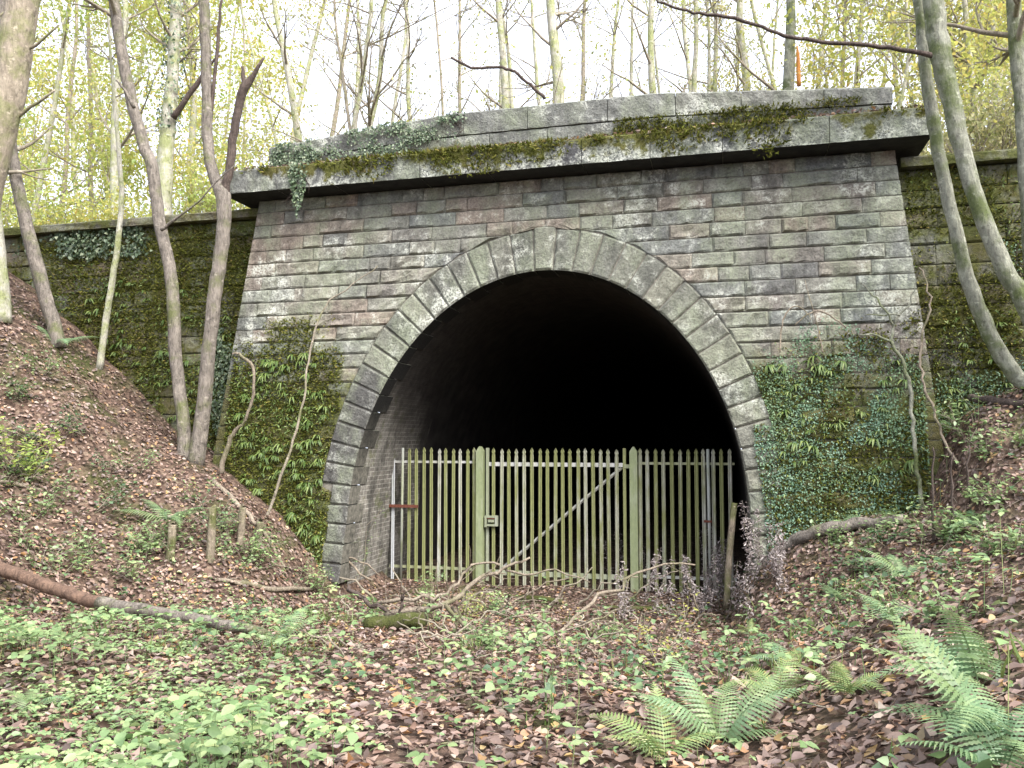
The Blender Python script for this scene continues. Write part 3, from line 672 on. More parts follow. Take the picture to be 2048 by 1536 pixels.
# --- near trees on the right -------------------------------------------------------
P, R = path_px([(2125, 840, 50), (2048, 765, 38), (1992, 690, 35), (1945, 585, 32), (1908, 450, 29), (1886, 350, 28), (1868, 250, 28), (1850, 130, 26), (1838, 0, 24), (1820, -250, 18), (1815, -450, 10)], -1.3, .3); P[0][2] = float(H(P[0][0], P[0][1]))-.1
stem_tree('tree', 'slim mossy trunk curving up across the right wing wall, leftmost there', 'tree', P, R, m_bark_green, (), 7, (1, 2.2), 2, m_lime, 1, .08, .2, low=.8)
P, R = path_px([(2135, 760, 50), (2060, 625, 42), (2010, 540, 38), (1972, 450, 37), (1945, 375, 36), (1918, 270, 38), (1900, 190, 40), (1882, 110, 46), (1866, 0, 44), (1850, -220, 34), (1845, -450, 18)], -1.7, .3); P[0][2] = float(H(P[0][0], P[0][1]))-.1
stem_tree('tree', 'stout mossy leaning trunk whose long bare branch reaches over the parapet', 'tree', P, R, m_bark_green, (), 7, (1, 2.2), 2, m_lime, 1, .08, .2, low=.8)
last = [o for o in bpy.data.objects if o.type == 'EMPTY' and o.get('label', '').startswith('stout mossy')][0]
bp, br = path_px([(1880, 116, 13), (1820, 104, 11), (1740, 92, 10), (1660, 84, 9), (1600, 77, 9), (1540, 60, 8), (1470, 36, 8), (1400, 28, 7), (1350, 16, 6), (1310, -2, 5), (1270, -22, 3)], -1.5, -.6)
b = B(); q, r_ = smooth_path(bp, br, 4, .012); b.tube(q, r_, 7, True, .1); b.build('long_branch', m_bark_dark, last.children[0], origin=last.location)
P, R = path_px([(2075, 560, 44), (2058, 400, 38), (2048, 250, 34), (2036, 120, 32), (2028, 0, 30), (2020, -300, 20)], -.5, .2); P[0][2] = float(H(P[0][0], P[0][1]))-.1
stem_tree('tree', 'mossy trunk cut by the right edge of the picture', 'tree', P, R, m_bark_green, (), 6, (1, 2), 2, m_yel, 2, .08, .2, low=.4)

# --- trees on the hill behind -------------------------------------------------------
def hilltree(px0, py0, px1, w_, Y, mat, label, nl, leaf, per, lsize=.1, spread=.2, group=None, name='tree', lv=2, lim=(1.4, 3.0), branches=(), low=.15, sway=8, hgt=1.5):
    base = at(px0, py0, Y); base[2] = float(Hill(base[0], Y))-.15
    pb = proj(base); n = 6; pts = [(pb[0], pb[1], w_*1.25)]
    top = -140-60*hgt
    for k in range(1, n+1):
        f_ = k/n; y = pb[1]+(top-pb[1])*f_; x = px0+(px1-px0)*((py0-y)/max(1, py0))
        pts.append((x+random.uniform(-sway, sway), y, w_*(1.05-.75*f_**1.4)))
    P, R = path_px(pts, Y); P[0] = base
    return stem_tree(name, label, 'tree', P, R, mat, branches, nl, lim, lv, leaf, per, lsize, spread, group, low, 8)
HT = [ # px0, py0, px1, width, Y, mat, label, limbs, leaf, per
 (590, 268, 548, 20, 8, m_bark_pale, 'pale leaning trunk rising behind the left end of the parapet', 12, m_yel, .5),
 (716, 240, 738, 15, 6, m_bark_pale, 'pale straight stem of the birch clump behind the ivy', 16, m_olive, .15),
 (738, 240, 778, 16, 6.3, m_bark_pale, 'pale right-leaning stem of the birch clump behind the ivy', 16, m_olive, .15),
 (700, 243, 672, 9, 6.1, m_twig, 'thin left-leaning stem of the birch clump behind the ivy', 12, m_olive, .15),
 (1006, 195, 994, 24, 12, m_bark_pale, 'pale trunk standing alone behind the middle of the parapet', 5, m_yel, .4),
 (1112, 190, 1098, 34, 9, m_bark_pale, 'widest pale green trunk behind the middle of the parapet', 10, m_yel, .25),
 (1312, 180, 1308, 21, 10, m_bark_pale, 'greenish trunk behind the parapet under the long bare branch tip', 10, m_olive, .3),
 (1396, 172, 1388, 16, 13, m_bark_pale, 'slim greenish trunk, left of a close pair behind the parapet', 8, m_olive, .5),
 (1426, 172, 1424, 14, 15, m_bark_pale, 'slim greenish trunk, right of a close pair behind the parapet', 8, m_olive, .5),
 (1488, 172, 1482, 24, 15, m_bark_pale, 'whitish trunk behind the right half of the parapet', 10, m_olive, .6),
 (1577, 168, 1582, 33, 8, m_bark_green, 'thick lime green trunk beside a torn orange strip of wood', 10, m_olive, .6),
 (1688, 170, 1700, 12, 12, m_twig, 'thin twisted stem behind the right end of the parapet', 14, m_olive, .8),
 (1955, 320, 1925, 18, 9, m_bark_pale, 'pale stem above the right wing wall between mossy trunks', 12, m_yel, 2),
 (2005, 320, 1985, 26, 13, m_bark_pale, 'broad pale trunk above the far end of the right wing wall', 12, m_yel, 2),
 (232, 440, 246, 20, 7, m_bark_pale, 'straight grey trunk behind the left wing wall near the thin sapling', 14, m_lime, 2),
 (178, 440, 172, 12, 12, m_twig, 'thin trunk among yellow leaves behind the left wing wall', 14, m_yel, 2),
 (390, 440, 372, 18, 13, m_bark_pale, 'pale trunk seen between the forked tree stems', 14, m_yel, 2),
 (120, 440, 150, 12, 16, m_twig, 'distant thin trunk in yellow foliage far left', 14, m_yel, 2),
]
for a in HT: hilltree(*a)
# ivy-clad pale tree with a dark forked branch behind the left wing
P, R = path_px([(330, 450, 44), (326, 420, 40), (330, 330, 36), (338, 240, 34), (345, 150, 26), (350, 60, 25), (352, -40, 24), (355, -260, 18), (355, -450, 10)], 3.2, .2); P[0][2] = float(Hill(P[0][0], 3.2))-.1
t = stem_tree('tree', 'pale ivy-clad tree with a dark side branch behind the left wing wall', 'tree', P, R, m_bark_pale, (), 14, (1, 2.2), 2, m_lime, 1, .09, .2, low=.5)
b = B(); q, r_ = smooth_path(*path_px([(346, 236, 14), (372, 200, 12), (395, 165, 11), (412, 140, 7), (440, 110, 4)], 3.1), 3, .01); b.tube(q, r_, 6, True, .1); tk_ = [c for c in t.children if c.name.startswith('trunk')][0]; b.build('dark_branch', m_bark_dark, tk_, origin=P[0])
n = 900; f_ = rng.random(n)**1; idx = rng.uniform(2.6, 7, n); ii = idx.astype(int); fr = (idx-ii)[:, None]; PA = np.array(P); c = PA[ii]*(1-fr)+PA[ii+1]*fr; th = rng.uniform(0, 2*np.pi, n); rad = .2+rng.random(n)*.1
pos = c+np.stack([np.cos(th)*rad, np.sin(th)*rad, rng.normal(size=n)*.03], 1); o_ = np.stack([np.cos(th), np.sin(th), th*0], 1)
V, F = scatter(IVYL, pos, o_*.3+np.array([0, 0, -1])+rng.normal(size=(n, 3))*.4, o_+rng.normal(size=(n, 3))*.3, rng.uniform(.05, .09, n)); mknp('ivy', V-P[0], F, m_ivy, tk_)
# torn orange strip
b = B(); q, r_ = smooth_path(*path_px([(1598, 172, 10), (1597, 140, 10), (1596, 110, 8), (1594, 92, 2)], 7.6), 2); b.tube(q, r_, 5); q0 = q[0].copy(); o = b.build('torn_wood', m_orange, None); tag(o, 'torn orange strip of bare wood standing against the lime green trunk', 'wood strip')
# wood behind: individual trees, told apart by their order along the skyline
ORD = ['first', 'second', 'third', 'fourth', 'fifth', 'sixth', 'seventh', 'eighth', 'ninth', 'tenth', 'eleventh', 'twelfth', 'thirteenth', 'fourteenth', 'fifteenth', 'sixteenth', 'seventeenth', 'eighteenth', 'nineteenth', 'twentieth']
def wood(n, x0, x1, Y0, Y1, leaf, per, what, where, group, limbs, lsize, spr=.3):
    for k, px in enumerate(sorted(random.uniform(x0, x1) for _ in range(n))):
        px = x0+(x1-x0)*(k+random.uniform(.15, .85))/n; Y = random.uniform(Y0, Y1); lf = random.choice(leaf)
        hilltree(px, 300, px+random.uniform(-70, 70), random.uniform(6, 15), Y, random.choice([m_bark_pale, m_twig, m_bark_pale]), f'{ORD[k]} {what} from the left, {where}', limbs, lf, per, lsize*(.8+.012*Y), spr, group, lim=(1.6, 4.0), low=.12, hgt=random.uniform(.6, 2.0))
wood(13, -130, 560, 6, 40, [m_yel, m_yel, m_lime], 9, 'leafy tree', 'in the yellow wood behind the left wing wall', 'leafy trees behind the left wall', 12, .16, .5)
wood(14, 560, 1360, 12, 40, [m_yel, m_yel, m_olive], .6, 'thin bare tree', 'in the wood behind the parapet', 'bare trees behind the parapet', 14, .11)
wood(10, 1360, 1830, 9, 36, [m_olive, m_yel, m_yel], 3, 'twiggy tree', 'behind the right half of the parapet', 'twiggy trees behind the parapet', 15, .10)
wood(8, 1790, 2150, 7, 34, [m_yel, m_olive, m_yel], 8, 'yellowing tree', 'in the wood behind the right wing wall', 'trees behind the right wall', 12, .14, .45)
# shrubs behind the walls
def bush(px, py, Y, r, leaf, label, group, n=10, per=2, size=.085):
    base = at(px, py, Y); base[2] = float(Hill(base[0], Y))-.05; t = thing('bush', label, 'bush', base, group); b = B(); tips = []
    for k in range(n):
        a = random.uniform(0, 6.28); twigs(b, base, (math.cos(a)*.6, math.sin(a)*.6, 1), r*random.uniform(.7, 1.2), .018, 2, tips, .2, .3)
    tag(b.build('branches', m_twig, t, origin=base), kind='stuff')
    if per < 1: tips = [q for q in tips if random.random() < per]
    V, F = leaves_at(tips, max(1, int(per)), size, .15); mknp('crown', V-base, F, leaf, t)
for k in range(11): bush(-60+k*54+random.uniform(-20, 20), 430, random.uniform(2.4, 10), random.uniform(1.0, 2.6), random.choice([m_yel, m_lime, m_yel]), f'{ORD[k]} yellow-green bush from the left, behind the left wing wall', 'brush behind the left wall', 10, 3, .1)
for k in range(8): bush(1850+k*36+random.uniform(-10, 10), 320, random.uniform(2.2, 8), random.uniform(.8, 1.9), random.choice([m_yel, m_olive, m_olive]), f'{ORD[k]} brownish yellow bush from the left, behind the right wing wall', 'brush behind the right wall', 9, 2)
for k in range(12): bush(600+k*100+random.uniform(-30, 30), 250-k*8, random.uniform(3, 10), random.uniform(1.8, 3.6), random.choice([m_olive, m_olive, m_yel]), f'{ORD[k]} thin twiggy bush from the left, behind the parapet', 'brush behind the parapet', 9, .5 if k < 7 else 1)

# ------------------------------------------------------------------ leaf litter, ground cover
def ground_pts(n, rmin, rmax, th0, th1, power=1.0):
    r = rmin+(rmax-rmin)*rng.random(n)**power; th = np.radians(rng.uniform(th0, th1, n)); x = CAM[0]+r*np.sin(th); y = CAM[1]+r*np.cos(th)
    k = (y < .55+.5*(np.abs(x) < 3.3)) & (np.abs(x) < 17); x, y = x[k], y[k]
    inpor = (np.abs(x) < 6.2) & (np.abs(x) > 3.45) & (y > -1.0); wingb = (np.abs(x) >= 6.2) & (y > -.1); k = ~(inpor | wingb); x, y = x[k], y[k]
    return np.stack([x, y, H(x, y)], 1)
def gnormal(p):
    e = .08; x, y = p[:, 0], p[:, 1]; return unitn(np.stack([-(H(x+e, y)-H(x-e, y))/(2*e), -(H(x, y+e)-H(x, y-e))/(2*e), np.ones(len(x))], 1))
def unitn(v): return v/(np.linalg.norm(v, axis=1, keepdims=True)+1e-9)
def pxy(p):
    d = p-CAM; z = d @ _fw; return 1024+FPX*(d @ _rt)/z, 768-FPX*(d @ _up)/z, z
def litter(p, lo, hi, shape, flat=.45):
    n = len(p); N = gnormal(p); up = N+rng.normal(size=(n, 3))*flat; fw = rng.normal(size=(n, 3))
    fw -= N*(fw*N).sum(1, keepdims=True)*.9
    return scatter(shape, p+N*rng.uniform(.005, .05, n)[:, None], fw, up, rng.uniform(lo, hi, n))
pA = np.concatenate([ground_pts(55000, 2.2, 21, -62, 34, .9), ground_pts(34000, 8, 21, -62, 34, .8)]); pB = ground_pts(14000, 2.2, 14, -62, 34, .9)
V, F = merge(litter(pA, .032, .088, CURL, .36), litter(pB[:9000], .05, .10, OVATE, .6))
tag(mknp('leaf_litter', V, F, m_litter), 'brown fallen leaves carpeting the cutting floor and banks', 'leaf litter', kind='stuff')
V, F = litter(pB[9000:], .09, .15, LOBED, .4); o = mknp('lobed_leaf_litter', V, F, m_litter); fixdegenerate(o); tag(o, 'larger lobed fallen leaves lying on the cutting floor', 'leaf litter', kind='stuff')
# green ground cover: density from noise and place (thick at the near left, thin elsewhere)
p = ground_pts(80000, 2.3, 15, -62, 34, .85); u, v, z = pxy(p)
dens = .02+.8*sstep(760, 460, u)*sstep(1120, 1380, v+90*vnoise(p[:, 0]*1.7, p[:, 1]*1.7+4))+.02*sstep(1100, 1300, v)+.05*sstep(1300, 1450, v)+.16*sstep(700, 200, u)*sstep(860, 1000, v)+.10*sstep(1650, 1900, u)*sstep(1450, 1000, v)
dens = dens*(.5+1.0*sstep(-.18, .22, vnoise(p[:, 0]*1.1+5, p[:, 1]*1.1)))
la, lc = ground(0, 1178), ground(470, 1282); lt = np.clip(((p[:, :2]-la[:2]) @ (lc-la)[:2])/((lc-la)[:2] @ (lc-la)[:2]), -.3, 1.05)
ld = np.linalg.norm(p[:, :2]-(la[:2]+lt[:, None]*(lc-la)[:2]), axis=1); dens = dens*(.04+.96*sstep(.25, .8, ld))       # trodden bare along the fallen tree
p = p[rng.random(len(p)) < dens*.6]; n = len(p)
u, v, z = pxy(p); hgt = rng.uniform(.02, .4, n)*(.2+1.2*sstep(-.25, .3, vnoise(p[:, 0]*1.1, p[:, 1]*1.1))); hgt = np.where((u < 620), np.minimum(hgt, np.maximum(.03+.03*rng.random(n), (v-1225)*.0026*z/4*rng.uniform(.4, 1.2, n))), hgt)
parts = []
for k in range(3):        # three leaflets to a leaf
    a0 = rng.uniform(0, 2*np.pi, n) if k == 0 else a0+2.1
    fw = np.stack([np.cos(a0), np.sin(a0), rng.uniform(-.4, .2, n)], 1); pos = p+np.array([0, 0, 1])*hgt[:, None]
    parts.append(scatter(OVATE, pos, fw, np.array([0, 0, 1.0])+rng.normal(size=(n, 3))*.35, rng.uniform(.022, .06, n)*(.8+.5*(hgt > .15)), 1.15))
b = B()
for i in range(0, n, 4): b.tube([p[i], p[i]+np.array([rng.normal()*.02, rng.normal()*.02, hgt[i]])], [.003, .002], 3, cap=False)
V, F = merge(*parts); V2 = np.array(b.V); F2 = np.array(b.F); V, F = merge((V, F), (V2, F2))
tag(mknp('bramble_cover', V, F, m_bramble), 'pale green bramble leaves spreading over the near left ground', 'ground cover', kind='stuff')
p = ground_pts(3800, 2.3, 14, -60, 34, .8); dn = vnoise(p[:, 0]*.8+31, p[:, 1]*.8+7); p = p[(dn > .12)]; n = len(p); hg = rng.uniform(.03, .22, n)
parts = []
for k in range(2):
    a0 = rng.uniform(0, 2*np.pi, n); fw = np.stack([np.cos(a0), np.sin(a0), rng.uniform(-.5, .1, n)], 1); parts.append(scatter(IVYL, p+np.array([0, 0, 1])*hg[:, None]+rng.normal(size=(n, 3))*.03, fw, np.array([0, 0, 1.0])+rng.normal(size=(n, 3))*.4, rng.uniform(.035, .085, n)))
V, F = merge(*parts); tag(mknp('herb_cover', V, F, m_nettle), 'darker green nettle and ground ivy leaves scattered over the leaf litter', 'ground cover', kind='stuff')
p = ground_pts(30000, 2.3, 14, -60, 34, .8); dn = vnoise(p[:, 0]*1.5+11, p[:, 1]*1.5+3)+.5*vnoise(p[:, 0]*4, p[:, 1]*4); p = p[dn > .27]; n = len(p)
V, F = scatter(BLADE, p, rng.normal(size=(n, 3))*.5+np.array([0, 0, 1.0]), rng.normal(size=(n, 3)), rng.uniform(.06, .2, n), 1.0)
tag(mknp('grass', V, F, m_grass), 'thin tufts of grass among the fallen leaves', 'grass', kind='stuff')
p = ground_pts(24000, 2.3, 16, -60, 34, .8); dn = vnoise(p[:, 0]*1.2+41, p[:, 1]*1.2+13); p = p[dn > .25]; n = len(p)
V, F = scatter(BLADE, p, rng.normal(size=(n, 3))*.8+np.array([0, 0, 1.0]), rng.normal(size=(n, 3)), rng.uniform(.02, .05, n), 3.0)
tag(mknp('ground_moss', V, F, m_moss), 'low moss cushions on the cutting floor', 'moss', kind='stuff')

b = B(); p = ground_pts(1500, 2.4, 18, -60, 34, .8)
for q in p:
    a = random.uniform(0, 6.28); l_ = random.uniform(.08, .4); d = np.array([math.cos(a), math.sin(a), 0])*l_; e = q+d; e[2] = float(H(e[0], e[1])); m_ = (q+e)/2+np.array([rng.normal()*.03, rng.normal()*.03, .02])
    r0 = random.uniform(.002, .006); b.tube([q+[0, 0, .025], m_+[0, 0, .03], e+[0, 0, random.uniform(.02, .08)]], [r0, r0*.8, r0*.4], 4)
tag(b.build('twig_litter', m_twig), 'small broken twigs strewn over the leaf litter', 'twig litter', kind='stuff')
# ------------------------------------------------------------------ ferns
def frond_mesh(L, w0, arch, seed, npin=24):
    r = np.random.default_rng(seed); V = []; F = []
    tt = np.linspace(0, 1, npin+1); x = L*(tt*.92); zz = L*(.62*tt-arch*tt*tt)
    C = np.stack([np.zeros(npin+1), x, zz], 1)
    for i in range(npin):
        b = len(V); d = C[i+1]-C[i]; wd = .004*(1-.7*tt[i])
        V += [C[i]+[-wd, 0, 0], C[i]+[wd, 0, 0], C[i+1]+[wd, 0, 0], C[i+1]+[-wd, 0, 0]]; F.append((b, b+1, b+2, b+3))
        if tt[i] < .12: continue
        u = (tt[i]-.12)/.88; ln = w0*L*(math.sin(math.pi*min(1, u*.85+.17))**.8)*(1-.55*u)*1.1+.008; half_ = L/npin*.47
        for sg in (-1, 1):
            dr = unit(np.array([sg*1.0, .32+.5*u, -.12-.1*r.random()])); fwv = unit(d); seg = 6; b = len(V)
            for k in range(seg+1):
                q = C[i]+dr*ln*k/seg+np.array([0, 0, -.22*ln*(k/seg)**2]); h_ = half_*(1-(k/seg)**1.7)*1.0
                for tooth in ((0, 1.0), (.5, .5)):
                    if k == seg and tooth[0]: continue
                    q2 = q+dr*ln/seg*tooth[0]; V += [q2-fwv*h_*tooth[1], q2+fwv*h_*tooth[1]]
            m_ = (len(V)-b)//2
            for k in range(m_-1): F.append((b+2*k, b+2*k+2, b+2*k+3, b+2*k+1))
    me = bpy.data.meshes.new('frond'); me.from_pydata([tuple(map(float, v)) for v in V], [], F); me.update(); return me
FM = [frond_mesh(1.0, .24, a, s_) for a, s_ in ((.45, 1), (.6, 2), (.75, 3), (.9, 4))]
FMm = {}
def fern(px, py, size, nf, mat, label, az=None, spread=360, up=.0, group=None):
    g = ground(px, py); t = thing('fern', label, 'fern', g, group)
    for k in range(nf):
        i = random.randrange(4); mat_ = mat if random.random() > .04 else m_fern_dead; key = (i, mat_.name)
        if key not in FMm: m_ = FM[i].copy(); m_.materials.append(mat_); FMm[key] = m_
        o = bpy.data.objects.new('frond', FMm[key]); COL.objects.link(o); o.parent = t
        a = (az if az is not None else 0)+(k+.5)/nf*spread-spread/2+random.uniform(-14, 14)
        s_ = 1.05*size*random.uniform(.75, 1.1); o.scale = (s_, s_, s_); o.rotation_euler = (math.radians(random.uniform(-6, 24)+up), random.uniform(-.25, .25), math.radians(a))
FERNS = [(1440, 1500, .62, 8, m_fern, 'large pale fern at the front beside the leafy path', 10, 240), (1985, 1500, .62, 7, m_fern, 'large blue-green fern in the lower right corner', 70, 210),
 (1960, 1385, .6, 6, m_fern, 'upright blue-green fern at the right edge above the corner fern', 50, 220), (2010, 1560, .5, 5, m_fern, 'fern cut by the bottom right corner', 60, 240),
 (1330, 1530, .5, 5, m_fern_y, 'low yellowish fern left of the large front fern', 60, 240), (1585, 1330, .55, 6, m_fern, 'mid-sized fern on the foot of the right bank', 0, 300),
 (1790, 1250, .5, 4, m_fern, 'small pale fern standing on the right bank', 0, 240), (1810, 1160, .6, 5, m_fern, 'fern high on the right bank below the wall', 0, 260), (1690, 1205, .45, 4, m_fern, 'flat fern on the leaf-strewn right bank', 60, 180),
 (1560, 1400, .45, 6, m_fern_y, 'yellowish fern between the two big ferns', 0, 360), (1500, 1270, .35, 5, m_fern_y, 'little yellow fern above the front fern', 0, 360),
 (545, 1300, .55, 5, m_fern, 'fern by the end of the reddish fallen trunk', -20, 200), (335, 1045, .85, 7, m_fern, 'spreading fern behind the wooden stakes on the left bank', 0, 300),
 (115, 690, .8, 5, m_fern, 'fern at the foot of the leaning sapling on the left bank', 0, 300), (60, 1430, .3, 4, m_fern, 'greyish fern in the lower left corner', 0, 240),
 (1690, 1400, .4, 5, m_fern_y, 'small yellow fern left of the corner ferns', 0, 360), (1960, 1060, .6, 5, m_fern, 'fern at the right edge high on the bank', 0, 300), (1720, 1010, .5, 4, m_fern, 'fern at the base of the right abutment', 90, 200)]
for a in FERNS: fern(a[0], a[1], a[2], a[3], a[4], a[5], a[6], a[7], 16 if a[1] > 1380 else 4)
# strap ferns rooted in the walls
def strap_clump(seed):
    r = np.random.default_rng(seed); V = []; F = []
    for k in range(7):
        a = r.uniform(-1.3, 1.3); L = r.uniform(.16, .34); b = len(V); w_ = r.uniform(.016, .026); s_ = 6
        for i in range(s_+1):
            t_ = i/s_; out = L*(t_*.75); dz = L*(.5*t_-1.0*t_*t_); c_ = np.array([math.sin(a)*out, -math.cos(a)*out*.8, dz]); sd_ = np.array([math.cos(a), math.sin(a)*.8, 0]); ww = w_*(math.sin(math.pi*(.12+.85*t_))**.6)
            V += [c_-sd_*ww+[0, 0, .006], c_, c_+sd_*ww+[0, 0, .006]]
        for i in range(s_):
            q = b+3*i; F += [(q, q+1, q+4, q+3), (q+1, q+2, q+5, q+4)]
    me = bpy.data.meshes.new('strap_fern'); me.from_pydata([tuple(map(float, v)) for v in V], [], F); me.materials.append(m_hart); me.update(); return me
SC = [strap_clump(s_) for s_ in range(8)]
def wallpt(px, py, wing_):
    Y = 0.0
    for _ in range(6):
        q = at(px, py, Y); Y = (.35-(7.0-q[2])/14-.03) if wing_ else faceY(q[2])-.035
    return at(px, py, Y)
def onwall(n, x0, x1, y0, y1, wing_, label, group, test=lambda a, b: True):
    k = 0; tries = 0
    while k < n and tries < n*30:
        tries += 1; a, b_ = random.uniform(x0, x1), random.uniform(y0, y1)
        if not test(a, b_): continue
        q = wallpt(a, b_, wing_)
        if q[2] < float(H(q[0], q[1]))+.1 or abs(q[0]) < extr(q[2])+.05: continue
        o = bpy.data.objects.new('strap_fern', random.choice(SC)); COL.objects.link(o); o.location = tuple(q); s_ = random.uniform(.4, .85); o.scale = (s_,)*3; o.rotation_euler = (random.uniform(-.2, .2), random.uniform(-.3, .3), random.uniform(-.5, .5))
        tag(o, label, 'fern', group); k += 1
onwall(140, 480, 690, 705, 1090, False, "strap-leaved fern rooted in the mossy abutment left of the arch", 'strap ferns left of the arch', lambda a, b: a < 660+max(0, (b-700))*-.05 and vnoise(a*.02, b*.03) > -.16)
onwall(95, 170, 490, 560, 920, True, "strap-leaved fern rooted in the mossy left wing wall", 'strap ferns on the left wing wall', lambda a, b: vnoise(a*.018+5, b*.02) > -.05)
onwall(48, 1500, 1830, 715, 960, False, "strap-leaved fern rooted in the green abutment right of the arch", 'strap ferns right of the arch', lambda a, b: vnoise(a*.02+2, b*.02) > -.05)
onwall(12, 1880, 2040, 640, 820, True, "strap-leaved fern rooted in the mossy right wing wall", 'strap ferns on the right wing wall')
# creeping carpet, moss tufts and ivy
def wallpts(n, x0, x1, y0, y1, wing_, thr, f1=.012, off=0, lift=.03):
    a = rng.uniform(x0, x1, n); b_ = rng.uniform(y0, y1, n); ed = np.minimum(np.minimum(a-x0, x1-a)/(x1-x0), np.minimum(b_-y0, y1-b_)/(y1-y0)); k = (vnoise(a*f1+off, b_*f1+off*2)+.45*vnoise(a*f1*4, b_*f1*4)-.55*sstep(.16, 0, ed)+rng.normal(size=n)*.1) > thr; a, b_ = a[k], b_[k]
    D = _fw[None]+_rt[None]*((a-1024)/FPX)[:, None]-_up[None]*((b_-768)/FPX)[:, None]; Y = np.zeros(len(a))
    for _ in range(6):
        q = CAM+D*((Y-CAM[1])/D[:, 1])[:, None]; Y = np.where(wing_, .35-(7.0-q[:, 2])/14-lift, faceY(q[:, 2])-lift)
    q = CAM+D*((Y-CAM[1])/D[:, 1])[:, None]; q[:, 1] -= rng.uniform(0, .06, len(q)); return q[q[:, 2] > H(q[:, 0], q[:, 1])-.05]
def wallleaves(name, q, shape, lo, hi, mat, label, cat, out=.5, down=.7, kind='stuff', width=1.0):
    n = len(q); fw = rng.normal(size=(n, 3))*.6+np.array([0, -out, -down]); up = np.array([0, -1.0, .5])+rng.normal(size=(n, 3))*.5
    V, F = scatter(shape, q, fw, up, rng.uniform(lo, hi, n), width); return tag(mknp(name, V, F, mat), label, cat, kind=kind)
def wallworld(n, x0, x1, ztop, f1, off, thr, lift=.05, wingoff=-3.4):
    """points over the lower walls between x0 and x1, thinning out towards height ztop; portal and wing walls alike"""
    x = rng.uniform(x0, x1, n); ax = np.abs(x); por = ax < 6.02; z = rng.uniform(0, 1, n)*np.where(por, ztop+1.2, 7.1)
    ok = (z > H(x, np.where(por, faceY(z), 0)-.05)-.05) & (~por | ((ax > np.array([half(v)+.22 if (v < 2.9 and x0 > 0) else extr(v)+.0 for v in z])) & (ax < 5.86+(7-z)/12)))
    v = vnoise(x*f1+off, z*f1+off*2)+.5*vnoise(x*f1*3.7, z*f1*3.7+off)+rng.normal(size=n)*.09
    v = v-.75*sstep(ztop-1.0, ztop+1.0, z+.5*vnoise(x*1.1+off, z*0)+np.where(por, 0, wingoff)); k = ok & (v > thr); x, z, por = x[k], z[k], por[k]
    y = np.where(por, faceY(z), .35-(7-z)/14)-lift*rng.uniform(.2, 1.6, len(x)); return np.stack([x, y, z], 1)
wallleaves('creeping_plant_carpet', wallworld(100000, 3.5, 10.5, 4.3, .75, 3.3, -.04, .045, .4), IVYL, .018, .04, m_carpet, 'fine blue-green creeping plant over the walls right of the arch', 'creeper')
wallleaves('wall_moss', wallworld(70000, 3.5, 10.5, 4.4, .8, 11.7, -.2, .03), BLADE, .03, .07, m_moss, 'olive moss tufts on the walls right of the arch', 'moss', 1.0, .2, width=5)
wallleaves('wall_moss', wallworld(110000, -13.5, -3.7, 4.5, .7, 6.4, -.2, .03), BLADE, .03, .07, m_moss, 'olive moss tufts on the walls left of the arch', 'moss', 1.0, .2, width=5)
wallleaves('wall_herbs', wallworld(24000, -12.5, -3.8, 4.1, .9, 33.1, .0, .06), OVATE, .035, .085, m_hart, 'small pale green leaves sprinkled over the mossy left walls', 'wall plants', .8, .5, width=.5)
wallleaves('wall_herbs', wallworld(7000, 3.8, 9.5, 4.0, .9, 35.1, .05, .06), OVATE, .035, .085, m_hart, 'small pale green leaves sprinkled over the right walls', 'wall plants', .8, .5, width=.5)
# moss and debris along the cornice
n = 14000; x = rng.uniform(-6.2, 6.2, n); edge = vnoise(x*1.3+7, x*0+3)+.5*vnoise(x*5, x*0); k = rng.random(n) < .35+edge; x = x[k]; n = len(x)
f_ = rng.random(n)**1.6; y = np.where(rng.random(n) < .45, rng.uniform(-.52, .1, n), -.535); z = np.where(y < -.525, 7.86-f_*(.12+.9*np.clip(vnoise(x*1.3+7, x*0+3)+.15, 0, 1)), 7.86+(y+.52)*.08)
V, F = scatter(BLADE, np.stack([x, y, z], 1), rng.normal(size=(n, 3))*.6+np.array([0, -.8, .3]), rng.normal(size=(n, 3)), rng.uniform(.04, .1, n), 4.0); tag(mknp('cornice_moss', V, F, m_moss), 'ragged moss hanging over the cornice edge', 'moss', kind='stuff')
n = 2600; x = rng.uniform(-6.2, 6.2, n); y = rng.uniform(-.5, .1, n); V, F = scatter(CURL, np.stack([x, y, 7.88+(y+.42)*.08+rng.random(n)*.02], 1), rng.normal(size=(n, 3))*np.array([1, 1, .3]), np.array([0, 0, 1.0])+rng.normal(size=(n, 3))*.5, rng.uniform(.04, .09, n)); tag(mknp('cornice_leaf_litter', V, F, m_litter), 'dead leaves caught along the top of the cornice', 'leaf litter', kind='stuff')
n = 7000; x = rng.uniform(1.2, 5.6, n); z = 7.92+rng.random(n)**1.3*.45; k = vnoise(x*1.4+3, z*2+9)+.4*vnoise(x*5, z*7)+.25*sstep(1.2, 4, x)-.3*(z-7.92)+rng.normal(size=n)*.1 > .12; x, z = x[k], z[k]; n = len(x)
V, F = scatter(BLADE, np.stack([x, .10-rng.random(n)*.03, z], 1), rng.normal(size=(n, 3))*.6+np.array([0, -1, .1]), rng.normal(size=(n, 3)), rng.uniform(.03, .08, n), 4.0); tag(mknp('parapet_moss', V, F, m_moss), 'patchy moss over the right half of the parapet', 'moss', kind='stuff')
